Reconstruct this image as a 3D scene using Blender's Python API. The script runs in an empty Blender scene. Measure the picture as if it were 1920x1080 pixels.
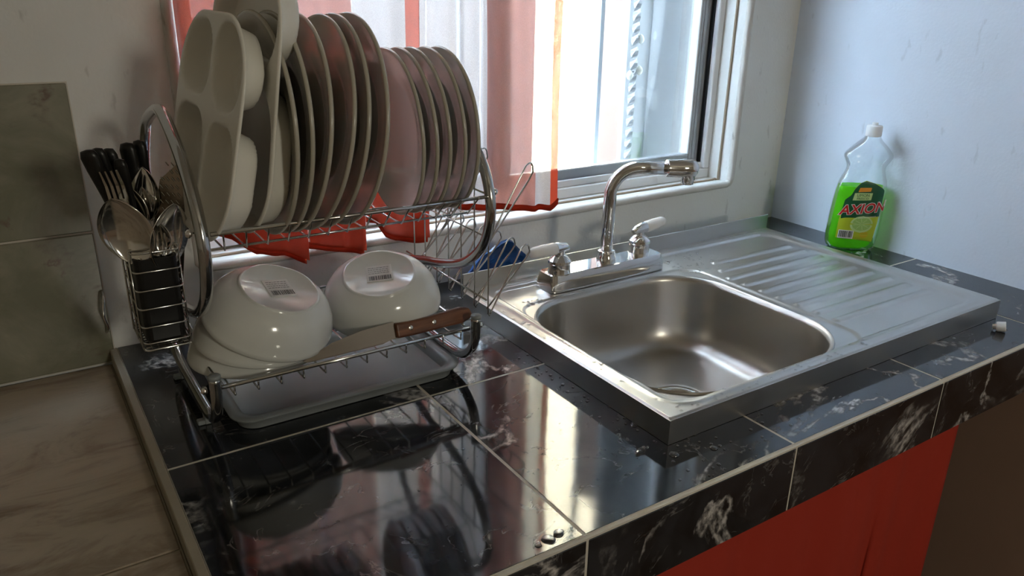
import bpy, bmesh, math, random
from math import sin, cos, pi, radians, sqrt, atan2
from mathutils import Vector, Matrix, noise
random.seed(7)
S = bpy.context.scene
COL = S.collection
CZ = 0.85            # height of the counter top over the floor; all geometry below is written with the counter top at z = 0

# ------------------------------------------------------------------ camera, sky, lights, exposure
S.view_settings.view_transform = 'Standard'
S.view_settings.look = 'None'
S.view_settings.gamma = 1.0
S.view_settings.use_curve_mapping = False
S.view_settings.exposure = 0.92
YAW, PITCH, ROLL, FPX = 0.58374946, 0.36260156, 0.01781332, 1458.95
_f = Vector((sin(YAW)*cos(PITCH), cos(YAW)*cos(PITCH), -sin(PITCH)))
_r = Vector((cos(YAW), -sin(YAW), 0)); _u = _r.cross(_f)
_r2 = _r*cos(ROLL)+_u*sin(ROLL); _u2 = -_r*sin(ROLL)+_u*cos(ROLL)
cam = bpy.data.cameras.new('camera'); camo = bpy.data.objects.new('camera', cam); COL.objects.link(camo)
cam.sensor_width = 36; cam.lens = FPX/1920*36; cam.clip_start = 0.01
M = Matrix((( _r2.x, _u2.x, -_f.x, 0), (_r2.y, _u2.y, -_f.y, 0), (_r2.z, _u2.z, -_f.z, 0.5), (0, 0, 0, 1)))
camo.matrix_world = M
S.camera = camo

W = bpy.data.worlds.new('sky'); S.world = W; W.use_nodes = True
bg = W.node_tree.nodes['Background']; bg.inputs[0].default_value = (0.64, 0.81, 1.0, 1); bg.inputs[1].default_value = 36.0

def light(name, kind, loc, target, energy, color, size=None, size_y=None):
    l = bpy.data.lights.new(name, kind); o = bpy.data.objects.new(name, l); COL.objects.link(o)
    o.location = loc; d = Vector(target)-Vector(loc); o.rotation_euler = d.to_track_quat('-Z', 'Y').to_euler()
    l.energy = energy; l.color = color
    if kind == 'AREA':
        l.shape = 'RECTANGLE'; l.size = size; l.size_y = size_y or size
    return o
sun = light('sun', 'SUN', (0, -2, 4), (0.5, 1.2, 1.0), 100.0, (1.0, 0.89, 0.70)); sun.data.angle = radians(1)
# assumed area lamp added behind the camera, inferred from rack shadows; no window there
light('assumed_rear_lamp', 'AREA', (0.58, -2.12, 0.98), (0.35, 1.0, 0.2), 7.0, (1.0, 0.94, 0.78), 0.26, 0.30)
portal = light('sky_portal', 'AREA', (0.8, 1.36, 0.55), (0.8, 0.0, 0.55), 1, (1, 1, 1), 1.2, 0.95)
portal.data.cycles.is_portal = True

# ------------------------------------------------------------------ material helpers
def new_mat(name):
    m = bpy.data.materials.new(name); m.use_nodes = True
    return m, m.node_tree.nodes, m.node_tree.links, m.node_tree.nodes['Principled BSDF']
def pm(name, col, rough=0.5, metal=0.0, trans=0.0, ior=1.45, coat=0.0, alpha=1.0, emit=None):
    m, n, l, p = new_mat(name)
    p.inputs['Base Color'].default_value = (*col, 1); p.inputs['Roughness'].default_value = rough
    p.inputs['Metallic'].default_value = metal; p.inputs['Transmission Weight'].default_value = trans
    p.inputs['IOR'].default_value = ior; p.inputs['Coat Weight'].default_value = coat
    p.inputs['Alpha'].default_value = alpha
    return m
def N(n, t, **kw):
    x = n.new(t)
    for k, v in kw.items():
        if k in x.inputs: x.inputs[k].default_value = v
        else: setattr(x, k, v)
    return x
def mathn(n, l, op, a, b=None):
    x = n.new('ShaderNodeMath'); x.operation = op
    for i, v in enumerate((a, b)):
        if v is None: continue
        if isinstance(v, (int, float)): x.inputs[i].default_value = v
        else: l.new(v, x.inputs[i])
    return x.outputs[0]
def ramp(n, l, fac, stops):
    r = n.new('ShaderNodeValToRGB'); e = r.color_ramp.elements
    while len(e) < len(stops): e.new(0.5)
    for s, (p, c) in zip(e, stops): s.position = p; s.color = (*c, 1) if len(c) == 3 else c
    l.new(fac, r.inputs[0]); return r.outputs[0]
def mixc(n, l, fac, a, b):
    x = n.new('ShaderNodeMix'); x.data_type = 'RGBA'
    if isinstance(fac, (int, float)): x.inputs[0].default_value = fac
    else: l.new(fac, x.inputs[0])
    for i, v in ((6, a), (7, b)):
        if isinstance(v, tuple): x.inputs[i].default_value = (*v, 1)
        else: l.new(v, x.inputs[i])
    return x.outputs[2]
def coords(n, l, scale=(1, 1, 1), vary=False):
    tc = n.new('ShaderNodeTexCoord'); mp = n.new('ShaderNodeMapping'); mp.inputs['Scale'].default_value = scale
    l.new(tc.outputs['Object'], mp.inputs[0])
    if vary:
        oi = n.new('ShaderNodeObjectInfo'); vm = n.new('ShaderNodeVectorMath'); vm.operation = 'SCALE'
        cx = n.new('ShaderNodeCombineXYZ')
        l.new(oi.outputs['Random'], cx.inputs[0]); l.new(oi.outputs['Random'], cx.inputs[2])
        l.new(cx.outputs[0], vm.inputs[0]); vm.inputs['Scale'].default_value = 37.0
        l.new(vm.outputs[0], mp.inputs['Location'])
    return mp.outputs[0]
def bump(n, l, p, h, strength, dist=0.001):
    b = n.new('ShaderNodeBump'); b.inputs['Strength'].default_value = strength; b.inputs['Distance'].default_value = dist
    l.new(h, b.inputs['Height']); l.new(b.outputs[0], p.inputs['Normal'])

# plaster: painted wall with grime
def plaster(name, base, dirt, rough=0.75, amount=1.0):
    m, n, l, p = new_mat(name); c = coords(n, l)
    a = N(n, 'ShaderNodeTexNoise', Scale=3.0, Detail=6.0, Roughness=0.6); l.new(c, a.inputs[0])
    col = mixc(n, l, ramp(n, l, a.outputs[0], [(0.42, (0, 0, 0)), (0.8, (amount*.5,)*3)]), base, dirt)
    b = N(n, 'ShaderNodeTexNoise', Scale=60.0, Detail=4.0); l.new(coords(n, l, (1, 1, .35)), b.inputs[0])
    col = mixc(n, l, ramp(n, l, b.outputs[0], [(0.66, (0, 0, 0)), (0.74, (amount*.55,)*3)]), col, tuple(x*.45 for x in dirt))
    l.new(col, p.inputs['Base Color']); p.inputs['Roughness'].default_value = rough
    h = N(n, 'ShaderNodeTexNoise', Scale=180.0, Detail=5.0); l.new(c, h.inputs[0]); bump(n, l, p, h.outputs[0], 0.35, 0.0012)
    return m
m_wall = plaster('white_plaster', (0.78, 0.79, 0.77), (0.46, 0.43, 0.38), amount=.5)
m_wall_r = plaster('pale_wall_paint', (0.74, 0.82, 0.94), (0.60, 0.67, 0.76), 0.6, amount=.35)
m_sill = plaster('sill_plaster', (0.66, 0.65, 0.62), (0.34, 0.27, 0.20), 0.7, amount=1.1)
m_room = pm('room_paint', (0.62, 0.57, 0.48), 0.9)
m_floor = pm('floor_concrete', (0.20, 0.14, 0.10), 0.8)

# black marble-look glazed tile
def marble(name, base, haze, vein, vary=True, rough=0.07, vscale=1.0):
    m, n, l, p = new_mat(name); c = coords(n, l, (1, 1, 1), vary)
    d = N(n, 'ShaderNodeTexNoise', Scale=9.0, Detail=8.0, Roughness=0.62, Distortion=0.6); l.new(c, d.inputs[0])
    col = ramp(n, l, d.outputs[0], [(0.40, base), (0.62, haze), (0.75, tuple(x*1.7 for x in haze))])
    def veins(scale, dist, width, mlo, mhi, str_):
        a = N(n, 'ShaderNodeTexNoise', Scale=scale*vscale, Detail=7.0, Roughness=0.55, Distortion=dist); l.new(c, a.inputs[0])
        v = mathn(n, l, 'ABSOLUTE', mathn(n, l, 'SUBTRACT', a.outputs[0], 0.5))
        v = ramp(n, l, v, [(0.0, (1, 1, 1)), (width, (0, 0, 0))])
        k = N(n, 'ShaderNodeTexNoise', Scale=scale*1.3*vscale, Detail=3.0); l.new(coords(n, l, (1.3, 1.3, 1.3), vary), k.inputs[0])
        k = ramp(n, l, k.outputs[0], [(mlo, (0, 0, 0)), (mhi, (1, 1, 1))])
        return mathn(n, l, 'MULTIPLY', mathn(n, l, 'MULTIPLY', v, k), str_)
    v1 = veins(3.0, 0.9, 0.018, 0.47, 0.57, 1.0)
    v2 = veins(11.0, 1.6, 0.014, 0.46, 0.66, 0.35)
    g = N(n, 'ShaderNodeTexNoise', Scale=90.0, Detail=4.0); l.new(c, g.inputs[0])
    v = mathn(n, l, 'MAXIMUM', v1, v2)
    v = mathn(n, l, 'MULTIPLY', v, ramp(n, l, g.outputs[0], [(0.38, (.15,)*3), (0.58, (1, 1, 1))]))
    col = mixc(n, l, v, col, vein)
    l.new(col, p.inputs['Base Color']); p.inputs['Roughness'].default_value = rough
    p.inputs['Specular IOR Level'].default_value = 0.8
    w = N(n, 'ShaderNodeTexNoise', Scale=14.0, Detail=2.0); l.new(c, w.inputs[0]); bump(n, l, p, w.outputs[0], 0.10, 0.002)
    return m
m_black = marble('black_marble_tile', (0.0040, 0.0045, 0.0055), (0.024, 0.027, 0.033), (0.60, 0.57, 0.54))
m_green = marble('green_marble_tile', (0.18, 0.18, 0.122), (0.28, 0.265, 0.20), (0.14, 0.10, 0.075), rough=0.25, vscale=1.4)
def slate(name, a, b):
    m, n, l, p = new_mat(name); c = coords(n, l, (1.0, 2.6, 1), True)
    d = N(n, 'ShaderNodeTexNoise', Scale=5.0, Detail=9.0, Roughness=0.65, Distortion=1.2); l.new(c, d.inputs[0])
    col = ramp(n, l, d.outputs[0], [(0.36, b), (0.5, a), (0.7, tuple(x*1.12 for x in a))])
    l.new(col, p.inputs['Base Color']); p.inputs['Roughness'].default_value = 0.42
    bump(n, l, p, d.outputs[0], 0.5, 0.003); return m
m_slate = slate('beige_slate_tile', (0.42, 0.35, 0.27), (0.24, 0.18, 0.13))
m_grout = pm('grout', (0.62, 0.58, 0.50), 0.85)
m_grout_d = pm('beige_grout', (0.33, 0.29, 0.22), 0.85)
m_slab = pm('slab_concrete', (0.08, 0.07, 0.06), 0.9)

# metals
m_chrome = pm('chrome', (0.80, 0.80, 0.80), 0.06, 1.0)
m_chrome_w = pm('chromed_wire', (0.62, 0.62, 0.60), 0.16, 1.0)
m_dark_chrome = pm('worn_chrome_tube', (0.50, 0.50, 0.50), 0.12, 1.0)
def steel(name, col, rough, scale=(2, 300, 300)):
    m, n, l, p = new_mat(name); c = coords(n, l, scale)
    a = N(n, 'ShaderNodeTexNoise', Scale=1.5, Detail=5.0, Roughness=0.6); l.new(c, a.inputs[0])
    b = N(n, 'ShaderNodeTexNoise', Scale=7.0, Detail=5.0); l.new(coords(n, l), b.inputs[0])
    l.new(mixc(n, l, b.outputs[0], tuple(x*.86 for x in col), tuple(min(1, x*1.1) for x in col)), p.inputs['Base Color'])
    p.inputs['Metallic'].default_value = 1.0
    r = mathn(n, l, 'ADD', mathn(n, l, 'MULTIPLY', a.outputs[0], 0.14), rough-0.05); l.new(r, p.inputs['Roughness'])
    bump(n, l, p, a.outputs[0], 0.05, 0.0005); return m
m_steel = steel('brushed_steel', (0.60, 0.585, 0.56), 0.30)
m_steel_bowl = steel('satin_steel_bowl', (0.56, 0.54, 0.51), 0.30, (90, 90, 90))
m_cutlery = pm('polished_steel', (0.72, 0.70, 0.66), 0.12, 1.0)
m_blade = steel('knife_steel', (0.30, 0.25, 0.20), 0.16)

# ceramics, plastics
m_ceramic = pm('stoneware_glaze', (0.43, 0.40, 0.325), 0.18, coat=0.3)
m_opal = pm('white_opal_glass', (0.68, 0.69, 0.66), 0.14, coat=0.35)
m_tray_w = pm('white_plastic', (0.82, 0.80, 0.73), 0.3)
m_grey_pl = pm('pale_grey_plastic', (0.25, 0.27, 0.275), 0.35)
m_black_pl = pm('black_plastic', (0.006, 0.006, 0.006), 0.35)
m_white_pl = pm('white_lever_plastic', (0.82, 0.81, 0.79), 0.25)
m_paper = pm('sticker_paper', (0.66, 0.65, 0.62), 0.6)
m_ink = pm('black_ink', (0.05, 0.05, 0.05), 0.6)
m_cap = pm('milky_plastic', (0.86, 0.88, 0.9), 0.35)
m_blue = pm('blue_plastic_film', (0.005, 0.055, 0.20), 0.28)
def wood(name):
    m, n, l, p = new_mat(name); c = coords(n, l, (6, 60, 60))
    d = N(n, 'ShaderNodeTexNoise', Scale=2.0, Detail=6.0, Distortion=.6); l.new(c, d.inputs[0])
    l.new(ramp(n, l, d.outputs[0], [(0.35, (0.085, 0.028, 0.012)), (0.65, (0.22, 0.085, 0.035))]), p.inputs['Base Color'])
    p.inputs['Roughness'].default_value = 0.4; return m
m_wood = wood('brown_wood')
# aluminium and outdoors
m_alu = pm('aluminium_frame', (0.42, 0.44, 0.46), 0.40, 0.5)
m_alu_w = pm('white_aluminium', (0.80, 0.82, 0.84), 0.4)
m_gap = pm('dark_rubber', (0.01, 0.012, 0.016), 0.6)
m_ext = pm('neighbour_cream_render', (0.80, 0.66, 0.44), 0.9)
m_ext_o = pm('neighbour_shaded_orange', (0.026, 0.0085, 0.0035), 0.9)  # orange darkened to deep brown, shade on the column put into the albedo
m_ext_g = plaster('grey_metal_sheet', (0.19, 0.20, 0.205), (0.33, 0.33, 0.33), 0.6)
m_iron = pm('painted_iron', (0.16, 0.17, 0.18), 0.5)
m_iron_l = pm('grey_iron_bar', (0.20, 0.23, 0.26), 0.5)
def glassy(name, tint, gloss, rough=0.03, grime=0.0):
    m = bpy.data.materials.new(name); m.use_nodes = True; n = m.node_tree.nodes; l = m.node_tree.links; n.clear()
    o = n.new('ShaderNodeOutputMaterial'); t = n.new('ShaderNodeBsdfTransparent'); t.inputs[0].default_value = (*tint, 1)
    g = n.new('ShaderNodeBsdfGlossy'); g.inputs['Roughness'].default_value = rough
    fr = n.new('ShaderNodeFresnel'); fr.inputs[0].default_value = 1.45
    k = n.new('ShaderNodeMath'); k.operation = 'MULTIPLY_ADD'; k.inputs[1].default_value = gloss; k.inputs[2].default_value = 0.01
    l.new(fr.outputs[0], k.inputs[0])
    mx = n.new('ShaderNodeMixShader'); l.new(k.outputs[0], mx.inputs[0]); l.new(t.outputs[0], mx.inputs[1]); l.new(g.outputs[0], mx.inputs[2])
    out = mx.outputs[0]
    if grime:
        d = n.new('ShaderNodeBsdfDiffuse'); d.inputs[0].default_value = (.5, .5, .5, 1)
        tc = n.new('ShaderNodeTexCoord'); z = N(n, 'ShaderNodeTexNoise', Scale=14.0, Detail=8.0); l.new(tc.outputs['Object'], z.inputs[0])
        q = mathn(n, l, 'MULTIPLY', ramp(n, l, z.outputs[0], [(.4, (0, 0, 0)), (.8, (1, 1, 1))]), grime)
        m2 = n.new('ShaderNodeMixShader'); l.new(q, m2.inputs[0]); l.new(out, m2.inputs[1]); l.new(d.outputs[0], m2.inputs[2]); out = m2.outputs[0]
    l.new(out, o.inputs[0]); return m
m_pane = glassy('window_glass', (0.97, 0.98, 0.98), 0.8, grime=0.06)
m_clear = glassy('clear_bottle_plastic', (0.96, 0.98, 0.98), 0.6, 0.10)
def green_liquid(name):
    m = bpy.data.materials.new(name); m.use_nodes = True; n = m.node_tree.nodes; l = m.node_tree.links; n.clear()
    o = n.new('ShaderNodeOutputMaterial'); t = n.new('ShaderNodeBsdfTransparent'); t.inputs[0].default_value = (0.38, 0.92, 0.10, 1)
    s = n.new('ShaderNodeBsdfTranslucent'); s.inputs[0].default_value = (0.35, 0.95, 0.05, 1)
    d = n.new('ShaderNodeBsdfPrincipled'); d.inputs['Base Color'].default_value = (0.22, 0.80, 0.02, 1); d.inputs['Roughness'].default_value = .1
    a = n.new('ShaderNodeMixShader'); a.inputs[0].default_value = .45; l.new(t.outputs[0], a.inputs[1]); l.new(s.outputs[0], a.inputs[2])
    b = n.new('ShaderNodeMixShader'); b.inputs[0].default_value = .3; l.new(a.outputs[0], b.inputs[1]); l.new(d.outputs[0], b.inputs[2])
    l.new(b.outputs[0], o.inputs[0]); return m
m_liquid = green_liquid('green_dish_soap')
m_lab_y = pm('label_yellow_green', (0.50, 0.62, 0.03), 0.35)
m_lab_g = pm('label_dark_green', (0.005, 0.10, 0.035), 0.35)
m_lab_l = pm('label_pale_lime', (0.55, 0.74, 0.30), 0.35)
m_lab_lime = pm('label_lime_flesh', (0.36, 0.60, 0.16), 0.35)
m_lab_o = pm('label_orange', (0.75, 0.28, 0.02), 0.35)
m_lab_r = pm('label_red', (0.55, 0.012, 0.012), 0.35)
m_lab_w = pm('label_white', (0.85, 0.85, 0.82), 0.35)
m_lab_k = pm('label_black', (0.02, 0.03, 0.02), 0.35)
# sheer cloth
def sheer(name, col, density, weave=900.0):
    m = bpy.data.materials.new(name); m.use_nodes = True; n = m.node_tree.nodes; l = m.node_tree.links; n.clear()
    o = n.new('ShaderNodeOutputMaterial'); t = n.new('ShaderNodeBsdfTransparent'); t.inputs[0].default_value = (1, 1, 1, 1)
    s = n.new('ShaderNodeBsdfTranslucent'); s.inputs[0].default_value = (*col, 1)
    d = n.new('ShaderNodeBsdfDiffuse'); d.inputs[0].default_value = (*col, 1)
    a = n.new('ShaderNodeMixShader'); a.inputs[0].default_value = .5; l.new(s.outputs[0], a.inputs[1]); l.new(d.outputs[0], a.inputs[2])
    tc = n.new('ShaderNodeTexCoord'); z = N(n, 'ShaderNodeTexNoise', Scale=weave, Detail=2.0); l.new(tc.outputs['Object'], z.inputs[0])
    q = mathn(n, l, 'ADD', mathn(n, l, 'MULTIPLY', mathn(n, l, 'SUBTRACT', z.outputs[0], .5), .5), density); q = mathn(n, l, 'MINIMUM', mathn(n, l, 'MAXIMUM', q, 0.0), 1.0)
    b = n.new('ShaderNodeMixShader'); l.new(q, b.inputs[0]); l.new(t.outputs[0], b.inputs[1]); l.new(a.outputs[0], b.inputs[2])
    l.new(b.outputs[0], o.inputs[0]); return m
m_sheer = sheer('sheer_pale_voile', (0.46, 0.40, 0.385), 0.78)
m_sheer_p = sheer('sheer_pink_voile', (0.36, 0.145, 0.115), 0.87)
m_sheer_r = sheer('sheer_doubled_voile', (0.45, 0.10, 0.065), 0.90)
m_sheer_o = sheer('sheer_red_hem', (0.40, 0.05, 0.024), 1.0)
m_skirt = pm('red_cloth', (0.40, 0.030, 0.012), 0.85)
# water
m_water = glassy('water_film', (0.97, 0.97, 0.97), 3.0, 0.02)

# ------------------------------------------------------------------ object helpers
def O3(v): return Vector(v)
ORIG = {}
def mesh_obj(name, verts, faces, mat=None, parent=None, smooth=False, mats=None, idx=None, world=True):
    """verts in world coordinates; shifted by the parent's stored origin"""
    o_ = ORIG.get(parent.name, Vector((0, 0, 0))) if (parent and world) else Vector((0, 0, 0))
    me = bpy.data.meshes.new(name); me.from_pydata([tuple(Vector(v)-o_) for v in verts], [], faces)
    for mm in (mats or [mat]):
        if mm: me.materials.append(mm)
    if idx: me.polygons.foreach_set('material_index', idx)
    if smooth: me.polygons.foreach_set('use_smooth', [True]*len(me.polygons))
    me.validate(); me.update()
    o = bpy.data.objects.new(name, me); COL.objects.link(o)
    if parent: o.parent = parent; ORIG[o.name] = o_ if world else Vector((0, 0, 0))
    return o
def tag(o, label=None, cat=None, group=None, kind=None):
    if label: o['label'] = label
    if cat: o['category'] = cat
    if group: o['group'] = group
    if kind: o['kind'] = kind
    return o
def thing(name, loc, label, cat, group=None):
    o = bpy.data.objects.new(name, None); COL.objects.link(o); o.location = loc; o.empty_display_size = .02
    ORIG[o.name] = Vector(loc); tag(o, label, cat, group); return o
def struct(name, loc=(0, 0, 0)):
    o = bpy.data.objects.new(name, None); COL.objects.link(o); o.location = loc; ORIG[o.name] = Vector(loc)
    o['kind'] = 'structure'; return o
class G:
    """geometry collector"""
    def __init__(s): s.v = []; s.f = []; s.m = []; s.mi = 0
    def add(s, v, f):
        b = len(s.v); s.v += [Vector(x) for x in v]; s.f += [tuple(i+b for i in q) for q in f]; s.m += [s.mi]*len(f); return s
    def box(s, x0, x1, y0, y1, z0, z1):
        return s.add([(x0,y0,z0),(x1,y0,z0),(x1,y1,z0),(x0,y1,z0),(x0,y0,z1),(x1,y0,z1),(x1,y1,z1),(x0,y1,z1)],
              [(0,3,2,1),(4,5,6,7),(0,1,5,4),(1,2,6,5),(2,3,7,6),(3,0,4,7)])
    def bbox(s, x0, x1, y0, y1, z0, z1, c=.001):
        """chamfered box (24 verts)"""
        bm = bmesh.new(); bmesh.ops.create_cube(bm, size=1)
        for v in bm.verts: v.co = Vector(((x0+x1)/2+v.co.x*(x1-x0), (y0+y1)/2+v.co.y*(y1-y0), (z0+z1)/2+v.co.z*(z1-z0)))
        bmesh.ops.bevel(bm, geom=bm.edges[:], offset=c, segments=1, affect='EDGES')
        bm.verts.index_update(); s.add([v.co.copy() for v in bm.verts], [tuple(v.index for v in f.verts) for f in bm.faces]); bm.free(); return s
    def tube(s, pts, r, seg=10, closed=False, caps=True, rs=None):
        pts = [Vector(p) for p in pts]; n = len(pts); T = []
        for i in range(n):
            a = pts[(i-1) % n] if (closed or i) else pts[0]; b = pts[(i+1) % n] if (closed or i < n-1) else pts[-1]
            T.append((b-a).normalized())
        ref = Vector((0, 0, 1)) if abs(T[0].z) < .9 else Vector((1, 0, 0))
        nn = (ref-T[0]*ref.dot(T[0])).normalized(); vs = []; fs = []
        for i in range(n):
            nn = (nn-T[i]*nn.dot(T[i])).normalized(); bb = T[i].cross(nn); rr = rs[i] if rs else r
            for k in range(seg):
                a = 2*pi*k/seg; vs.append(pts[i]+(nn*cos(a)+bb*sin(a))*rr)
        for i in range(n if closed else n-1):
            j = (i+1) % n
            for k in range(seg):
                k2 = (k+1) % seg; fs.append((i*seg+k, i*seg+k2, j*seg+k2, j*seg+k))
        if caps and not closed: fs.append(tuple(range(seg))[::-1]); fs.append(tuple((n-1)*seg+k for k in range(seg)))
        return s.add(vs, fs)
    def lathe(s, prof, seg=32, mat=None, sx=1.0, sy=1.0, close=False):
        """profile (r, z) about z; mat = Matrix"""
        mat = mat or Matrix.Identity(4); vs = []; fs = []; n = len(prof)
        for (r, z) in prof:
            for k in range(seg):
                a = 2*pi*k/seg; vs.append(mat @ Vector((r*cos(a)*sx, r*sin(a)*sy, z)))
        for i in range(n if close else n-1):
            j = (i+1) % n
            for k in range(seg):
                k2 = (k+1) % seg; fs.append((i*seg+k, i*seg+k2, j*seg+k2, j*seg+k))
        if not close:
            if prof[0][0] > 1e-5: fs.append(tuple(range(seg))[::-1])
            if prof[-1][0] > 1e-5: fs.append(tuple((n-1)*seg+k for k in range(seg)))
        return s.add(vs, fs)
    def obj(s, name, mat, parent=None, smooth=False, mats=None, world=True):
        return mesh_obj(name, s.v, s.f, mat, parent, smooth, mats, s.m if mats else None, world)
def spline(pts, k=6, closed=False):
    pts = [Vector(p) for p in pts]; n = len(pts); out = []
    for i in range(n if closed else n-1):
        g = lambda j: pts[j % n] if closed else pts[max(0, min(n-1, j))]
        p0, p1, p2, p3 = g(i-1), g(i), g(i+1), g(i+2)
        for j in range(k):
            t = j/k; out.append(.5*((2*p1)+(-p0+p2)*t+(2*p0-5*p1+4*p2-p3)*t*t+(-p0+3*p1-3*p2+p3)*t**3))
    if not closed: out.append(pts[-1])
    return out
def auto_smooth(o, deg=35):
    me = o.data; bm = bmesh.new(); bm.from_mesh(me)
    for f in bm.faces: f.smooth = True
    for e in bm.edges:
        if len(e.link_faces) == 2 and e.calc_face_angle(0) > radians(deg): e.smooth = False
    bm.to_mesh(me); bm.free(); return o
def sstep(a, b, x):
    t = max(0., min(1., (x-a)/(b-a))); return t*t*(3-2*t)
def rrsdf(x, y, x0, x1, y0, y1, r):
    cx, cy = (x0+x1)/2, (y0+y1)/2; qx = abs(x-cx)-(x1-x0)/2+r; qy = abs(y-cy)-(y1-y0)/2+r
    return sqrt(max(qx, 0)**2+max(qy, 0)**2)+min(max(qx, qy), 0)-r
def text_geo(txt, size, shear=0.0, bold=0.0):
    c = bpy.data.curves.new('t', 'FONT'); c.body = txt; c.size = size; c.shear = shear; c.align_x = 'CENTER'; c.align_y = 'CENTER'; c.offset = bold
    c.resolution_u = 3
    o = bpy.data.objects.new('t', c); COL.objects.link(o); dg = bpy.context.evaluated_depsgraph_get(); dg.update()
    me = o.evaluated_get(dg).to_mesh(); v = [x.co.copy() for x in me.vertices]; f = [tuple(p.vertices) for p in me.polygons]
    o.evaluated_get(dg).to_mesh_clear(); bpy.data.objects.remove(o); bpy.data.curves.remove(c); return v, f

# ------------------------------------------------------------------ room shell
XR = 1.54; YB = 1.19; WX0, WX1, WZ0, WZ1 = 0.223, 1.375, 0.103, 1.02
XL, YF, ZC, ZF = -1.3, -2.2, 1.65, -CZ
T = 0.16
g = G(); g.box(XL-T, WX0, YB, YB+T, ZF, ZC).box(WX1, XR+T, YB, YB+T, ZF, ZC).box(WX0, WX1, YB, YB+T, ZF, WZ0).box(WX0, WX1, YB, YB+T, WZ1, ZC)
wb = g.obj('wall_back', m_wall); tag(wb, kind='structure')
g = G(); g.box(XR, XR+T, YF, YB, ZF, ZC); tag(g.obj('wall_right', m_wall_r), kind='structure')
g = G(); g.box(XR-.004, XR, YF, YB, ZF, -.096); tag(g.obj('trim_3', pm('lower_wall_shade_brown', (.42, .28, .21), .8)), kind='structure')  # added brown sheet, warm shade below the counter put into its colour
g = G(); g.box(XL-T, XL, YF, YB, ZF, ZC); tag(g.obj('wall_left', m_room), kind='structure')
g = G(); g.box(XL-T, XR+T, YF-T, YF, ZF, ZC); tag(g.obj('wall_front', m_room), kind='structure')
g = G(); g.box(XL-T, XR+T, YF-T, YB+T, ZC, ZC+.1); tag(g.obj('ceiling', m_room), kind='structure')
g = G(); g.box(XL-T, XR+T, YF-T, YB+T, ZF-.1, ZF); tag(g.obj('floor', m_floor), kind='structure')
# rounded, proud plaster lip around the window opening
lip = spline([(WX0-.004, YB, WZ1), (WX0-.004, YB, .3), (WX0-.004, YB, WZ0+.03), (WX0-.001, YB, WZ0+.004), (WX0+.03, YB, WZ0-.003), (.5, YB, WZ0-.005), (.8, YB, WZ0-.007), (1.1, YB, WZ0-.004), (WX1-.04, YB, WZ0-.003), (WX1-.008, YB, WZ0-.002), (WX1+.002, YB, WZ0+.008), (WX1+.004, YB, WZ0+.04), (WX1+.004, YB, .3), (WX1+.004, YB, WZ1)], 10)
g = G(); g.tube(lip, .008, 8); tag(g.obj('trim_1', m_sill, smooth=True), kind='structure')
# green tiles on the back wall, left of the counter
gt = tag(bpy.data.objects.new('trim_2', None), kind='structure'); COL.objects.link(gt); ORIG[gt.name] = Vector((0, 0, 0))
for (x0, x1, z0, z1) in [(-.244, .083, -.018, .178), (-.244, .083, .181, .381), (-.574, -.247, -.018, .178), (-.574, -.247, .181, .381), (-.904, -.577, -.018, .178), (-.904, -.577, .181, .381)]:
    g = G(); g.bbox(0, x1-x0, 0, .006, 0, z1-z0, .0012); o = g.obj('tile', m_green, gt, world=False); o.location = (x0, YB-.006, z0)
g = G(); g.box(-.906, .0845, YB-.0035, YB, -.02, .3825); g.obj('grout', m_grout, gt)

# ------------------------------------------------------------------ window
win = struct('window_1')
YW = 1.255
g = G()
g.bbox(WX0, WX1, YW, YW+.07, WZ0, WZ0+.022, .002); g.bbox(WX0, WX1, YW+.008, YW+.016, WZ0+.022, WZ0+.036, .001)
g.bbox(WX0, WX1, YW+.040, YW+.047, WZ0+.022, WZ0+.036, .001); g.bbox(WX0, WX1, YW, YW+.07, WZ1-.03, WZ1, .002)
g.bbox(WX0, WX0+.022, YW, YW+.07, WZ0+.022, WZ1-.03, .002); g.bbox(WX1-.018, WX1, YW, YW+.07, WZ0+.022, WZ1-.03, .002)
auto_smooth(g.obj('window_frame', m_alu_w, win))
g = G(); g.box(WX1-.0225, WX1-.018, YW+.012, YW+.05, WZ0+.022, WZ1-.03); g.obj('rubber_seal', m_gap, win)
def sash(x0, x1, y, name='sash'):
    s_ = G(); z0, z1 = WZ0+.030, WZ1-.032
    s_.bbox(x0, x0+.030, y, y+.018, z0, z1, .002); s_.bbox(x1-.030, x1, y, y+.018, z0, z1, .002)
    s_.bbox(x0+.03, x1-.03, y, y+.018, z0, z0+.026, .002); s_.bbox(x0+.03, x1-.03, y, y+.018, z1-.026, z1, .002)
    for xx in (x0+.010, x0+.020, x1-.010, x1-.020): s_.box(xx-.0008, xx+.0008, y-.0012, y+.002, z0+.003, z1-.003)
    o = s_.obj(name, m_alu, win); auto_smooth(o)
    b = G(); b.bbox(x1-.034, x1-.0305, y-.001, y+.012, z0+.026, z1-.026, .0005); b.obj('glazing_bead', m_alu_w, o)
    p = G(); p.box(x0+.029, x1-.029, y+.006, y+.010, z0+.024, z1-.024); p.obj('pane', m_pane, o)
sash(.79, 1.3535, YW+.020)
sash(.245, .82, YW+.048)

g = G(); g.tube(spline([(WX1-.003, 1.222, WZ1), (WX1-.003, 1.222, WZ0+.02), (WX1-.010, 1.224, WZ0+.003), (1.2, 1.226, WZ0+.002), (.7, 1.226, WZ0+.002), (.24, 1.226, WZ0+.002)], 8), .0026, 8)
g.obj('caulk_bead', pm('stained_caulk', (.34, .27, .20), .8), win, True)

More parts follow.
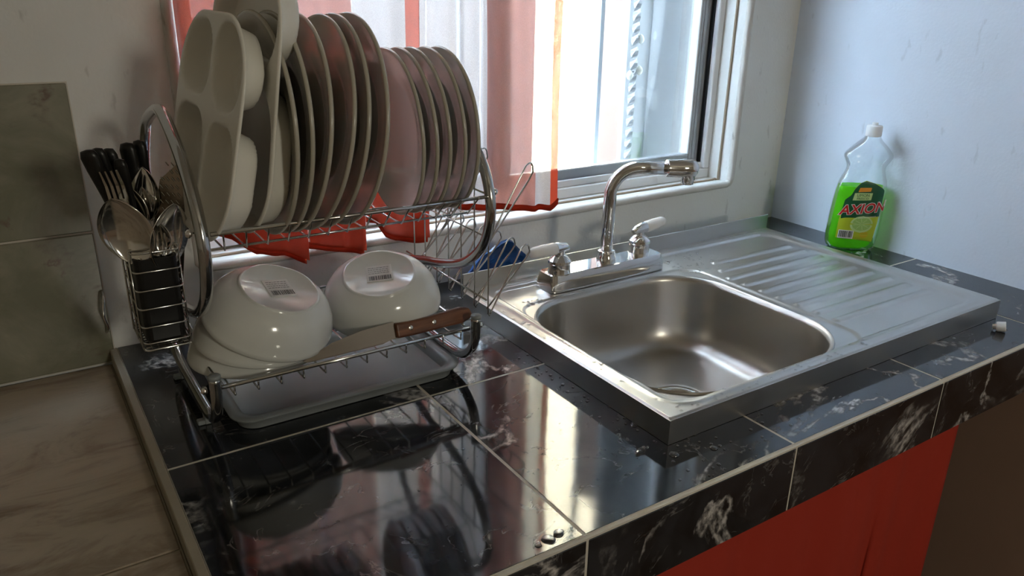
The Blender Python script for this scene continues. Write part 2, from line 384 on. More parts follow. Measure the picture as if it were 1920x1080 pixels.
# ------------------------------------------------------------------ outside the window
g = G(); g.box(2.6, 8.0, 4.6, 4.8, -1.2, 5.2); tag(g.obj('neighbour_wall', m_ext), 'sunlit cream wall of the neighbouring house seen through the window', 'wall')
g = G(); g.box(-3, 6, YB+T, 4.6, -1.25, -1.2); o = g.obj('yard_ground', pm('yard_concrete', (.5, .47, .42), .9)); tag(o, 'pale concrete yard outside the window', 'ground')
g = G(); g.box(-2.6, 0.35, 2.35, 2.5, -1.2, .90).box(0.35, 1.63, 2.35, 2.5, -1.2, 2.3); tag(g.obj('grey_wall', pm('grey_render', (.052, .046, .042), .9)), 'grey rendered wall seen through the sheer curtain, raised out of view to block sky', 'wall')  # taller right part reaches out of view, added to block sky reflected in counter
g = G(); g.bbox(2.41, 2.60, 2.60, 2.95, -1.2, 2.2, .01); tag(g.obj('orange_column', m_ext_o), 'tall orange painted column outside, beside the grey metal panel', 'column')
gp = thing('metal_gate_panel', (1.32, 1.46, -.2), 'dusty grey sheet metal panel outside behind the right end of the window', 'panel')
g = G(); g.bbox(1.275, 1.80, 1.455, 1.470, -.2, 1.3, .001); g.obj('sheet', m_ext_g, gp)
g = G(); g.bbox(1.345, 1.349, 1.452, 1.456, -.2, 1.3, .0005); g.obj('seam', m_iron, gp)
for (x, z, r) in [(1.365, .30, .012), (1.37, .255, .018), (1.358, .41, .008)]:
    g = G(); mt = Matrix.Translation((x, 1.4555, z)) @ Matrix.Rotation(radians(90), 4, 'X'); g.lathe([(0.001, .0006), (r*.8, .0008), (r, 0)], 14, mt, 1, 1.5)
    g.obj('weld_patch', pm('weld_patch', (.30, .31, .31), .7), gp, True)
gb = thing('window_grille', (1.26, 1.41, 0), 'painted iron security grille with a twisted bar outside the window', 'window grille')
def twist_bar(x, y, r=.0075):
    g_ = G(); vs = []; fs = []; n = 120
    for i in range(n):
        z = 0.02+1.1*i/(n-1); a = i*.55
        for k in range(4):
            t = a+pi/2*k; vs.append((x+r*1.25*cos(t), y+r*1.25*sin(t), z))
    for i in range(n-1):
        for k in range(4): fs.append((i*4+k, i*4+(k+1) % 4, (i+1)*4+(k+1) % 4, (i+1)*4+k))
    g_.add(vs, fs); return g_
twist_bar(1.262, 1.415).obj('twisted_bar', m_iron, gb)
for (x, z) in [(1.276, .405), (1.278, .335), (1.250, .325)]:
    g = G(); mt = Matrix.Translation((x, 1.412, z)); g.lathe([(0, -.011), (.006, -.007), (.0085, 0), (.006, .007), (0, .012)], 10, mt); g.obj('knob', pm('knob_paint', (.30, .31, .27), .5), gb, True)
for x in (1.155, .80, .45):
    g = G(); g.bbox(x-.006, x+.006, 1.405, 1.420, .02, 1.12, .001); g.obj('flat_bar', m_iron_l, gb)
for z in (0.0, 1.12):
    g = G(); g.bbox(.3, 1.4, 1.421, 1.432, z, z+.018, .001); g.obj('cross_bar', m_iron_l, gb)

# ------------------------------------------------------------------ counter
HX0, HX1, HY0, HY1 = .618, 1.022, .577, .968        # cut-out under the sink bowl
def cut(x0, x1, y0, y1):
    if x1 <= HX0 or x0 >= HX1 or y1 <= HY0 or y0 >= HY1: return [(x0, x1, y0, y1)]
    out = []
    if x0 < HX0: out.append((x0, HX0, y0, y1)); x0 = HX0
    if x1 > HX1: out.append((HX1, x1, y0, y1)); x1 = HX1
    if y0 < HY0: out.append((x0, x1, y0, HY0))
    if y1 > HY1: out.append((x0, x1, HY1, y1))
    return out
ct = thing('tiled_counter', (.8, .83, -.09), 'black marble tiled kitchen counter under the window, holding sink and dish rack', 'countertop')
CX0, CX1, CY0, CY1 = .088, XR, .483, YB-.001
g = G()
for r in cut(CX0+.001, CX1, CY0+.011, CY1): g.box(*r, -.085, -.0085)
g.obj('slab', m_slab, ct)
g = G()
for r in cut(CX0, CX1, CY0+.0035, CY1): g.box(*r, -.0084, -.0004)
g.box(CX0, CX1, CY0-.0012, CY0+.0105, -.0932, -.0010)
g.obj('grout', m_grout, ct)
xs = [CX0, .413, .731, 1.05, 1.37, CX1]; ys = [CY0, .8185, CY1]
gw = .0015
for i in range(5):
    for j in range(2):
        x0, x1 = xs[i]+(gw if i else 0), xs[i+1]-(gw if i < 4 else 0); y0, y1 = ys[j]+(0.004 if j == 0 else gw), ys[j+1]-(gw if j == 0 else 0)
        g = G()
        if len(cut(x0, x1, y0, y1)) == 1: g.bbox(0, x1-x0, 0, y1-y0, 0, .008, .0008)
        else:                                   # L-shaped tile, notched for the sink bowl
            hx0, hx1, hy0, hy1 = max(x0, HX0), min(x1, HX1), max(y0, HY0), min(y1, HY1)
            P4 = [(x0, y0), (x1, y0), (x1, y1), (x0, y1)]; pl = []
            for (px, py) in P4:
                if not (HX0 < px < HX1 and HY0 < py < HY1): pl.append((px, py)); continue
                ox = hx0 if px == x1 else hx1; oy = hy0 if py == y1 else hy1
                nt = [(px, oy), (ox, oy), (ox, py)]
                if (px, py) in ((x1, y0), (x0, y1)): nt = nt[::-1]
                pl += nt
            bm = bmesh.new(); lo = [bm.verts.new((a-x0, b-y0, 0)) for a, b in pl]; hi = [bm.verts.new((a-x0, b-y0, .008)) for a, b in pl]; k = len(pl)
            bm.faces.new(lo[::-1]); bm.faces.new(hi)
            for q in range(k): bm.faces.new((lo[q], lo[(q+1) % k], hi[(q+1) % k], hi[q]))
            bmesh.ops.bevel(bm, geom=bm.edges[:], offset=.0008, segments=1, affect='EDGES'); bm.verts.index_update()
            g.add([v.co.copy() for v in bm.verts], [tuple(v.index for v in f.verts) for f in bm.faces]); bm.free()
        o = g.obj('tile', m_black, ct, world=False); o.location = Vector((x0, y0, -.008))-ORIG[ct.name]
    g = G(); g.bbox(0, (xs[i+1]-gw)-(xs[i]+(gw if i else 0)), 0, .006, 0, .090, .0008)
    o = g.obj('edge_tile', m_black, ct, world=False); o.location = Vector((xs[i]+(gw if i else 0), CY0-.002, -.0935))-ORIG[ct.name]
# beige trim strip along the counter's left edge
g = G(); g.bbox(.0775, .0875, CY0, CY1, -.03, .0005, .001); g.obj('edge_strip', m_grout_d, ct)
# lower beige counter
bc = thing('beige_counter', (-.3, .6, -.1), 'lower beige slate tiled counter left of the black one', 'countertop')
g = G(); g.box(-1.25, .077, -.3, YB-.007, -.10, -.0285); g.obj('slab', m_slab, bc)
g = G(); g.box(-1.25, .077, -.3, YB-.007, -.0284, -.0222); g.obj('grout', m_grout_d, bc)
bx = [.076, -.41, -.90]; by = [YB-.008, .702, .212, -.278]
for i in range(2):
    for j in range(3):
        x1, x0 = bx[i]-.001, bx[i+1]+.001; y1, y0 = by[j]-.0015, by[j+1]+.0015
        g = G(); g.bbox(0, x1-x0, 0, y1-y0, 0, .007, .001); o = g.obj('tile', m_slate, bc, world=False); o.location = Vector((x0, y0, -.0275))-ORIG[bc.name]
# side block below the counter, its legs are masonry
g = G(); g.box(.03, .086, .52, YB-.002, ZF, -.0945); tag(g.obj('counter_pier', m_slab), 'dark masonry pier carrying the left end of the counter', 'pier')
# red cloth hung under the counter
vs = []; fs = []; nx, nz = 150, 24
for i in range(nx):
    x = .10+(1.185-.10)*i/(nx-1)
    for j in range(nz):
        z = -.0955-(.72)*j/(nz-1); k = .35+.65*j/(nz-1)
        vs.append((x+(.02*sin(z*3)*k if i > nx-25 else 0), .512+k*(.011*sin(x*19)+.006*sin(x*47+z*2)+.004*sin(x*83)), z))
for i in range(nx-1):
    for j in range(nz-1): fs.append((i*nz+j, (i+1)*nz+j, (i+1)*nz+j+1, i*nz+j+1))
o = mesh_obj('under_counter_curtain', vs, fs, m_skirt, None, True); tag(o, 'plain red cloth curtain hung below the counter front edge', 'curtain')
sm = o.modifiers.new('s', 'SOLIDIFY'); sm.thickness = .0008

# ------------------------------------------------------------------ sheer curtain
cu = thing('sheer_curtain', (.5, 1.16, .1), 'terracotta sheer curtain hanging in front of the window behind the dish rack', 'curtain')
hem = [(.222, .165), (.26, .150), (.295, .120), (.34, .108), (.373, .092), (.374, .118), (.405, .108), (.44, .098), (.468, .094), (.470, .150), (.49, .142), (.505, .118), (.527, .105), (.56, .098), (.588, .096), (.590, .158), (.65, .143), (.75, .130), (.81, .121), (.845, .116), (.865, .128)]
def hemz(x):
    for (a, za), (b, zb) in zip(hem, hem[1:]):
        if a <= x <= b: return za+(zb-za)*(x-a)/max(1e-6, b-a)
    return hem[0][1] if x < hem[0][0] else hem[-1][1]
ZT = 1.06
def cy(x, z):
    w = sstep(.1, .5, z)
    return 1.155+.006*sin(x*62)+.004*sin(x*131+z*3)*(1-.4*w)+.003*sin(z*9+x*20)
def panel(x0, x1, mat, name, dy=0.0, zb=None, zt=ZT, n=None):
    n = n or max(3, int((x1-x0)/.0035)); nz = 50; vs = []; fs = []
    for i in range(n):
        x = x0+(x1-x0)*i/(n-1); b = (hemz(x)+.010) if zb is None else zb(x)
        for j in range(nz):
            t = j/(nz-1); z = b+(zt-b)*t*t if zb is None else b+(zt-b)*t
            vs.append((x, cy(x, z)+dy, z))
    for i in range(n-1):
        for j in range(nz-1): fs.append((i*nz+j, (i+1)*nz+j, (i+1)*nz+j+1, i*nz+j+1))
    return mesh_obj(name, vs, fs, mat, cu, True)
for (a, b, m) in [(.222, .300, m_sheer_r), (.300, .468, m_sheer_p), (.470, .556, m_sheer), (.578, .588, m_sheer), (.590, .700, m_sheer), (.805, .845, m_sheer)]:
    panel(a, b, m, 'fabric_panel')
panel(.556, .579, m_sheer_r, 'fold'); panel(.700, .805, m_sheer_p, 'fold'); panel(.700, .755, m_sheer, 'fold', dy=.004, zb=lambda x: .172)
panel(.845, .862, m_sheer_o, 'side_hem')
# darker doubled cloth where the sides of the gathers hang below the sill
panel(.222, .373, m_sheer_o, 'gather', dy=-.004, zb=lambda x: hemz(x)+.008, zt=.20)
panel(.376, .468, m_sheer_o, 'gather', dy=-.004, zb=lambda x: hemz(x)+.008, zt=.20)
panel(.471, .588, m_sheer_o, 'gather', dy=-.004, zb=lambda x: hemz(x)+.008, zt=.20)
segs = [[p for p in hem if a <= p[0] <= b] for a, b in ((.22, .3735), (.3739, .4685), (.4699, .5885), (.5899, .87))]
for sg in segs:
    pts = []
    for i in range(len(sg)-1):
        for k in range(8):
            x = sg[i][0]+(sg[i+1][0]-sg[i][0])*k/8; pts.append((x, cy(x, hemz(x))-.001, hemz(x)+.0005*sin(x*170)))
    vs = []; fs = []
    for (x, y, z) in pts: vs += [(x, y-.0012, z), (x, y-.002, z+.011), (x, y+.0016, z+.011), (x, y+.001, z)]
    for i in range(len(pts)-1):
        for k in range(4): fs.append((i*4+k, i*4+(k+1) % 4, i*4+4+(k+1) % 4, i*4+4+k))
    mesh_obj('hem', vs, fs, m_sheer_o, cu, True)
g = G(); g.tube([(.14, 1.155, ZT+.004), (1.46, 1.155, ZT+.004)], .006, 10); g.obj('curtain_rod', m_alu_w, cu, True)
for x in (.16, 1.44):
    g = G(); g.bbox(x-.004, x+.004, 1.15, YB, ZT-.004, ZT+.012, .001); g.obj('rod_bracket', m_alu_w, cu)

# ------------------------------------------------------------------ sink
SX0, SX1, SY0, SY1, SZ = .598, 1.352, .563, 1.053, .035
BX0, BX1, BY0, BY1 = .630, 1.008, .588, .955
BCX, BCY = (BX0+BX1)/2, (BY0+BY1)/2-.002
sk = thing('kitchen_sink', (.98, .81, 0), 'stainless steel sink with one bowl on the left and a ribbed drainboard on the right', 'sink')
# equal-arc samples on the outer rectangle, corners included
def rect_samples(x0, x1, y0, y1, step):
    c = [(x0, y0), (x1, y0), (x1, y1), (x0, y1)]; out = []
    for i in range(4):
        a, b = Vector(c[i]), Vector(c[(i+1) % 4]); n = max(2, int((b-a).length/step))
        out += [a+(b-a)*k/n for k in range(n)]
    return out
RS = rect_samples(SX0, SX1, SY0, SY1, .0042)
def bowl_pt(dirv, off):
    """point on the bowl outline offset by off along direction from centre"""
    d = dirv.normalized(); lo, hi = 0.01, 0.6
    for _ in range(26):
        mid = (lo+hi)/2; p = d*mid
        s = rrsdf(BCX+p.x, BCY+p.y, BX0, BX1, BY0, BY1, .105)
        if s > off: hi = mid
        else: lo = mid
    return Vector((BCX, BCY))+d*lo
def deck(x, y):
    z = SZ; d = rrsdf(x, y, .632, 1.322, .588, 1.030, .035)
    z -= .0045*sstep(.002, -.007, d)
    d2 = rrsdf(x, y, .636, 1.03, .584, .962, .045); z -= .0025*sstep(.002, -.006, d2)
    d3 = rrsdf(x, y, .622, 1.332, .578, 1.040, .04); z += .0012*math.exp(-(d3/.004)**2)
    # drainboard ribs
    if x > 1.0:
        for k in range(9):
            yr = .655+.0365*k; x0 = 1.036+(0.0 if k < 7 else .02*(k-6)); 
            dd = rrsdf(x, y, x0, 1.298, yr-.0065, yr+.0065, .0064)
            z += .0028*sstep(.003, -.004, dd)
    # edge roll
    e = min(x-SX0, SX1-x, y-SY0)
    z -= .002*sstep(.004, 0, e)
    return z
ND = 110; n = len(RS); vs = []; fs = []
inner = [bowl_pt(p-Vector((BCX, BCY)), 0.004) for p in RS]
for j in range(ND+1):
    t = j/ND; t = t**1.15
    for i in range(n):
        p = inner[i].lerp(RS[i], t); z = deck(p.x, p.y)
        if j == 0: z -= .0006
        vs.append((p.x, p.y, z))
for j in range(ND):
    for i in range(n):
        i2 = (i+1) % n; fs.append((j*n+i, (j+1)*n+i, (j+1)*n+i2, j*n+i2))
sheet = mesh_obj('deck', vs, fs, m_steel, sk, True)
# skirt
g = G(); v_ = []; f_ = []
for i in range(n): p = RS[i]; v_ += [(p.x, p.y, SZ-.002 if (p.y < SY1-.001) else SZ), (p.x, p.y, .0006), (p.x, p.y, .0006)]
nn_ = len(v_)//3
for i in range(nn_):
    i2 = (i+1) % nn_; f_.append((i*3, i*3+1, i2*3+1, i2*3))
skirt = mesh_obj('skirt', v_, f_, m_steel, sk); md = skirt.modifiers.new('s', 'SOLIDIFY'); md.thickness = .001
g = G(); g.bbox(SX0, SX1, SY1-.0005, SY1+.002, .002, .064, .0005); g.obj('upstand', m_steel, sk)
# bowl
prof = [(.004, SZ-.0035), (.000, SZ-.0055), (-.003, SZ-.009), (-.005, SZ-.016), (-.0075, -.01), (-.0105, -.045), (-.0135, -.066), (-.019, -.081), (-.028, -.0915), (-.040, -.0975), (-.055, -.100), (-.075, -.1015)]
vs = []; fs = []; m_ = 200; dirs = [Vector((cos(2*pi*i/m_), sin(2*pi*i/m_))) for i in range(m_)]
sp = spline([(a, b, 0) for a, b in prof], 4)
for q in sp:
    for d in dirs:
        p = bowl_pt(d, q.x); vs.append((p.x, p.y, q.y if q.y < SZ-.004 else deck(p.x, p.y)-.0006 if q.x > .0035 else q.y))
R0 = len(sp); cx_, cy_ = BCX+.010, BCY-.005
last = [Vector(v) for v in vs[-m_:]]
for k in range(1, 9):
    t = k/8
    for i, d in enumerate(dirs):
        tg = Vector((cx_+d.x*.052, cy_+d.y*.052, -.1045)); vs.append(last[i].lerp(tg, t))
for k, (r, z) in enumerate([(.049, -.107), (.044, -.1085), (.042, -.1085), (.039, -.1115), (.036, -.118), (.0, -.118)]):
    for d in dirs: vs.append((cx_+d.x*max(r, .0005), cy_+d.y*max(r, .0005), z))
rows = len(vs)//m_
for j in range(rows-1):
    for i in range(m_): i2 = (i+1) % m_; fs.append((j*m_+i, j*m_+i2, (j+1)*m_+i2, (j+1)*m_+i))
mesh_obj('bowl', vs, fs, m_steel_bowl, sk, True)
dr = G(); mt = Matrix.Translation((cx_, cy_, -.1035)); dr.lathe([(.050, -.0015), (.0505, .0012), (.047, .0018), (.040, .0), (.036, -.003), (.034, -.010)], 48, mt)
dro = dr.obj('drain', m_cutlery, sk, True)
g = G(); mt = Matrix.Translation((cx_, cy_, -.1165)); g.lathe([(0, .004), (.010, .004), (.030, .001), (.033, -.0005)], 32, mt); g.obj('strainer', pm('strainer_dark', (.10, .08, .06), .35, .9), dro, True)

# ------------------------------------------------------------------ faucet
FZ = SZ-.0035
fa = thing('kitchen_faucet', (.86, 1.0, FZ), 'chrome two-handle faucet with tall gooseneck spout behind the sink bowl', 'faucet')
fy = .998; fx0, fx1 = .722, .978
vs = []; fs = []; N_ = 64
def capsule(a0, a1, hw, z):
    out = []
    for k in range(N_):
        t = 2*pi*k/N_; ex = 9.0; cxn = (abs(cos(t))**(2/ex))*(1 if cos(t) > 0 else -1); syn = (abs(sin(t))**(2/ex))*(1 if sin(t) > 0 else -1)
        out.append(((a0+a1)/2+cxn*(a1-a0)/2, fy+syn*hw, z))
    return out
for (i_, h, z) in [(0, .028, FZ), (0.001, .0275, FZ+.012), (.004, .0235, FZ+.0275), (.006, .0215, FZ+.029)]: vs += capsule(fx0+i_, fx1-i_, h, z)
for j in range(3):
    for k in range(N_): k2 = (k+1) % N_; fs.append((j*N_+k, j*N_+k2, (j+1)*N_+k2, (j+1)*N_+k))
fs.append(tuple(3*N_+k for k in range(N_)))
base = mesh_obj('base_plate', vs, fs, m_chrome, fa); auto_smooth(base, 25)
FT = FZ+.029
rx, ry = .862, 1.004
g = G(); g.lathe([(.0175, 0), (.0175, .006), (.0155, .009), (.0155, .017), (.012, .019)], 32, Matrix.Translation((rx, ry, FT-.001))); auto_smooth(g.obj('spout_collar', m_chrome, fa))
a_ = radians(-26); dx, dyy = cos(a_), sin(a_)
H = .226
pts = [(rx, ry, FT+.01), (rx, ry, .12), (rx+.001, ry, H-.058)]
for k in range(1, 11):
    t = k/10*pi/2*.99; R_ = .050
    pts.append((rx+dx*R_*(1-cos(t)), ry+dyy*R_*(1-cos(t)), H-.052+R_*sin(t)))
ex, ey = rx+dx*.118, ry+dyy*.118
pts.append((ex, ey, H-.004))
g = G(); g.tube(pts, .0110, 20); g.obj('spout', m_chrome, fa, True)
hd = G(); ax = Vector((dx, dyy, -.02)).normalized()
q0 = Vector((ex, ey, H-.004))
rot_ = ax.to_track_quat('Z', 'X').to_matrix().to_4x4()
hd.lathe([(.0112, -.022), (.0150, -.020), (.0155, .0), (.0160, .004), (.0163, .020), (.0148, .029), (.009, .034), (0, .035)], 28, Matrix.Translation(q0) @ rot_)
hd.lathe([(.0125, .0), (.0125, -.016), (.011, -.018), (.011, -.024), (.0085, -.024)], 28, Matrix.Translation(q0+ax*.018+Vector((0, 0, -.003))))
auto_smooth(hd.obj('spout_head', m_chrome, fa), 40)
def handle(x, y, ang):
    g_ = G(); m0 = Matrix.Translation((x, y, FT-.001))
    g_.lathe([(.0195, 0), (.0195, .003), (.0185, .005), (.0185, .017), (.0200, .019), (.0195, .023), (.013, .030), (.008, .033), (.0075, .040)], 32, m0)
    h = auto_smooth(g_.obj('valve', m_chrome, fa)); d = Vector((cos(ang), sin(ang), .05)).normalized(); c = Vector((x, y, FT+.043))
    l1 = G(); l1.tube([c-d*.018+Vector((0, 0, -.003)), c-d*.012, c+d*.006, c+d*.012], .009, 16, rs=[.0055, .0075, .0098, .0100]); auto_smooth(l1.obj('lever_hub', m_chrome, h), 50)
    l2 = G(); l2.tube([c+d*.012, c+d*.016, c+d*.040, c+d*.060, c+d*.066, c+d*.068], .008, 16, rs=[.0098, .0104, .0104, .0092, .0070, .003]); l2.obj('lever_grip', m_white_pl, h, True)
handle(.749, .990, radians(188)); handle(.943, 1.008, radians(8))

# ------------------------------------------------------------------ dish rack
rk = thing('dish_rack', (.32, .95, 0), 'two-tier chrome wire dish rack with curved tube sides, left of the sink', 'dish rack')
XA, XB = .150, .487
sideyz = [(1.096, .225), (1.103, .255), (1.090, .292), (1.040, .342), (.985, .364), (.927, .374), (.880, .358), (.838, .333), (.806, .302), (.791, .272), (.788, .243), (.800, .208), (.826, .181), (.862, .160), (.915, .144), (.965, .133), (1.010, .122), (1.055, .108), (1.085, .088), (1.095, .060), (1.078, .034), (1.040, .024), (.965, .022), (.895, .022), (.862, .026), (.838, .041), (.826, .062), (.823, .095)]
for X in (XA, XB):
    p = spline([(X, y, z) for y, z in sideyz], 5)
    g = G(); g.tube(p, .0066, 14); s_ = g.obj('side_frame', m_dark_chrome, rk, True)
    g = G(); g.lathe([(.0072, 0), (.0072, .004), (.006, .0052), (0, .0052)], 18, Matrix.Translation((X, .823, .0935))); g.obj('end_cap', m_grey_pl, s_, True)
    for y in (.90, 1.04):
        sgn = -1 if X == XA else 1
        g = G(); g.bbox(X-.004, X+.004, y-.006, y+.006, .0003, .017, .001); g.bbox(min(X, X+sgn*.012), max(X, X+sgn*.012), y-.005, y+.005, .0003, .006, .001); g.obj('foot', m_grey_pl, s_)
    for (y, z) in ((.797, .270), (.832, .078)):
        sgn = -1 if X == XA else 1
        g = G(); g.lathe([(.003, 0), (.0045, .001), (.0048, .004), (.003, .0065), (0, .007)], 12, Matrix.Translation((X+sgn*.0075, y, z)) @ Matrix.Rotation(radians(90)*sgn, 4, 'Y')); g.obj('bolt', m_chrome, s_, True)
# upper basket
def wires(name, lines, r=.0011, seg=6, mat=m_chrome_w):
    g_ = G()
    for L_ in lines: g_.tube(L_, r, seg)
    return g_.obj(name, mat, rk, True)
x0, x1 = XA+.007, XB-.007
wires('front_rail', [[(x0, .784, .270), (x1, .787, .268)]], .0023, 8); wires('back_rail', [[(x0, .975, .272), (x1, .975, .272)]], .0023, 8)
wires('lower_rail', [[(x0+.001, .830, .2400), (x1-.001, .832, .2380)]], .0014); wires('lower_rail', [[(x0+.001, .905, .2395), (x1-.001, .905, .2375)]], .0014)
nW = 14
for k in range(nW):
    x = x0+.012+(x1-x0-.024)*k/(nW-1)
    g = G(); g.tube([(x, .784, .269), (x+.010, .829, .2375), (x+.010, .905, .2370), (x, .975, .271)], .0011, 6); g.obj('cross_wire', m_chrome_w, rk, True)
# lower basket
wires('front_rail', [[(x0, .826, .080), (x1, .829, .078)]], .0026, 8); wires('back_rail', [spline([(x0, 1.075, .078), (x1-.03, 1.078, .078), (x1-.006, 1.060, .079), (x1, 1.00, .080), (x1, .90, .080), (x1-.002, .84, .079)], 6)], .0020, 8)
wires('end_rail', [[(x0, .828, .079), (x0, 1.074, .079)]], .0020, 8)
for k in range(12):
    x = x0+.014+(x1-x0-.028)*k/11
    g = G(); g.tube(spline([(x, .827, .079), (x, .8275, .070), (x, .838, .0655), (x, .95, .0650), (x, 1.066, .0655), (x, 1.075, .077)], 3), .0012, 6); g.obj('cross_wire', m_chrome_w, rk, True)
# cup holder hung on the right side frame
chh = thing('cup_holder', (.52, .93, .06), 'open wire cup holder with hooked tines on the right end of the dish rack', 'wire holder')
g = G(); XT = XB+.014
g.tube([(XT, .800, .262), (XT, 1.05, .262)], .0015, 6); g.tube([(XT, .820, .118), (XT, 1.06, .118)], .0015, 6); g.tube([(XT, .815, .205), (XT, 1.06, .205)], .0012, 6)
g.obj('rail', m_chrome_w, chh, True)
for k in range(7):
    y = .815+.036*k
    pts = [(XT, y, .268), (XT, y, .20), (XT, y, .110), (XT+.001, y+.002, .100), (XT+.005, y+.004, .096), (XT+.009, y+.006, .100), (XT+.050, y+.008, .168), (XT+.058, y+.009, .180), (XT+.067, y+.011, .183), (XT+.074, y+.015, .175), (XT+.070, y+.018, .160), (XT+.012, y+.024, .096)]
    g = G(); g.tube(spline(pts, 3), .0012, 6); g.obj('tine', m_chrome_w, chh, True)
for y in (.815, .93):
    pts = [(XT, y, .200), (XT+.052, y+.004, .282), (XT+.060, y+.006, .292), (XT+.069, y+.009, .294), (XT+.075, y+.013, .285), (XT+.070, y+.016, .268), (XT+.003, y+.02, .180)]
    g = G(); g.tube(spline(pts, 3), .0012, 6); g.obj('hook', m_chrome_w, chh, True)
# drip tray under the rack
tr = G(); TX0, TX1, TY0, TY1 = .176, .476, .848, 1.035
def rring(x0, x1, y0, y1, r, z, n=10):
    out = []
    for (cx, cy0, a0) in ((x1-r, y1-r, 0), (x0+r, y1-r, 90), (x0+r, y0+r, 180), (x1-r, y0+r, 270)):
        for k in range(n+1): a = radians(a0+90*k/n); out.append((cx+r*cos(a), cy0+r*sin(a), z))
    return out
rings = [(.012, .0006), (.004, .0012), (.001, .012), (-.006, .0155), (-.0065, .0175), (-.005, .0185), (.006, .018), (.010, .015), (.014, .005), (.022, .0035)]
v_ = []; 
for (ins, z) in rings: v_ += rring(TX0+ins, TX1-ins, TY0+ins, TY1-ins, .026-ins*.6, z)
nr = len(v_)//len(rings); f_ = []
for j in range(len(rings)-1):
    for k in range(nr): k2 = (k+1) % nr; f_.append((j*nr+k, j*nr+k2, (j+1)*nr+k2, (j+1)*nr+k))
f_.append(tuple(range(nr))[::-1]); f_.append(tuple((len(rings)-1)*nr+k for k in range(nr)))
o = mesh_obj('drip_tray', v_, f_, m_grey_pl); auto_smooth(o, 50); tag(o, 'shallow pale grey plastic drip tray on the counter beneath the rack', 'tray')

# ------------------------------------------------------------------ plates
def plate_mesh(R, depth, well, name):
    t = .0042
    prof = [(0, -depth), (well*.9, -depth), (well, -depth+.0012), (well+.010, -depth*.55), (R*.86, -depth*.28), (R-.004, -.0006), (R-.0018, .0003), (R-.0004, -.0006), (R, -.0022), (R-.0010, -.0042), (R*.86, -depth*.28-t), (well+.010, -depth*.62-t), (well*.92, -depth-t*.6), (well*.88, -depth-t-.002), (well*.82, -depth-t-.002), (well*.80, -depth-t), (0, -depth-t)]
    prof = [(max(r, .0004) if 0 < i < len(prof)-1 else .0004, z) for i, (r, z) in enumerate(prof)]
    g_ = G(); g_.lathe(prof, 72); me_o = g_.obj(name, m_ceramic, None, True); auto_smooth(me_o, 60); return me_o
def place_disc(o, a, al, R, yc, zb, yaw, roll=0.0):
    up = Vector((sin(al), 0, cos(al))); fr = Vector((sin(yaw), -cos(yaw), 0)); nrm = up.cross(fr).normalized(); nz = -nrm
    xx = up; yy = nz.cross(xx).normalized(); xx = yy.cross(nz).normalized()
    c = Vector((a, yc, zb))+up*R
    o.matrix_world = Matrix(((xx.x, yy.x, nz.x, c.x), (xx.y, yy.y, nz.y, c.y), (xx.z, yy.z, nz.z, c.z), (0, 0, 0, 1))) @ Matrix.Rotation(roll, 4, 'Z')
big = [(.230, .02), (.242, .05), (.2512, .13), (.268, .18), (.2865, .16), (.311, .13)]
bl = ['large beige dinner plate, mostly hidden, first one right of the divided trays', 'large beige dinner plate, second one right of the divided trays',
      'large beige dinner plate, third one right of the divided trays', 'large beige dinner plate with a broad bare face showing, fourth of the large plates',
      'large beige dinner plate, fifth of the large plates from the divided trays', 'large beige dinner plate standing just left of the smaller plates']
sml = [(.393, -.02), (.410, -.02), (.4265, -.02), (.446, -.02), (.4635, -.02)]
sl = ['smaller beige plate showing its whole face, right beside the large plates', 'smaller beige plate, second of the five from the large plates',
      'smaller beige plate, middle one of the five at the right end of the rack', 'smaller beige plate, next to last towards the right end of the rack', 'smaller beige plate at the very right end of the rack']
pb = plate_mesh(.118, .015, .072, 'dinner_plate')
for i, (a, al) in enumerate(big):
    o = pb if i == 0 else pb.copy()
    if i: COL.objects.link(o)
    place_disc(o, a, al, .118, .854, .2440, .025, i*.7); tag(o, bl[i], 'plate', 'large plates standing in the rack')
psm = plate_mesh(.099, .010, .066, 'side_plate')
for i, (a, al) in enumerate(sml):
    o = psm if i == 0 else psm.copy()
    if i: COL.objects.link(o)
    place_disc(o, a, al, .099, .866, .2410, -.05, i*.9); tag(o, sl[i], 'plate', 'smaller plates standing in the rack')

# divided trays (four compartments)
def divided(name, Wd, Hh, comps, rr, mat, label):
    nr_, na = 64, 168; vs = []; hs = []
    def out_pt(a, t):
        d = Vector((cos(a), sin(a))); lo, hi = 0, .4
        for _ in range(22):
            mid = (lo+hi)/2
            s = rrsdf(d.x*mid, d.y*mid, -Wd/2, Wd/2, -Hh/2, Hh/2, rr)
            if s > 0: hi = mid
            else: lo = mid
        return d*lo*t
    OP = [out_pt(2*pi*k/na, 1) for k in range(na)]
    def dep(x, y):
        v = 0
        for (a, b, c, d, r, dp) in comps: v = max(v, dp*sstep(.001, -.010, rrsdf(x, y, a, b, c, d, r)))
        return v*sstep(-.004, -.013, rrsdf(x, y, -Wd/2, Wd/2, -Hh/2, Hh/2, rr))
    for side in (0, 1):
        for j in range(nr_+1):
            t = j/nr_
            for k in range(na):
                p = OP[k]*max(t, .002); z = -dep(p.x, p.y)-(.0028 if side else 0)
                if side == 0 and t > .985: z -= .001
                vs.append((p.x, p.y, z))
    fs = []; B = (nr_+1)*na
    for j in range(nr_):
        for k in range(na):
            k2 = (k+1) % na
            fs.append((j*na+k, (j+1)*na+k, (j+1)*na+k2, j*na+k2)); fs.append((B+j*na+k, B+j*na+k2, B+(j+1)*na+k2, B+(j+1)*na+k))
    for k in range(na): k2 = (k+1) % na; fs.append((nr_*na+k, B+nr_*na+k, B+nr_*na+k2, nr_*na+k2))
    o = mesh_obj(name, vs, fs, mat, None, True); tag(o, label, 'divided plate', 'white divided trays in the rack'); return o
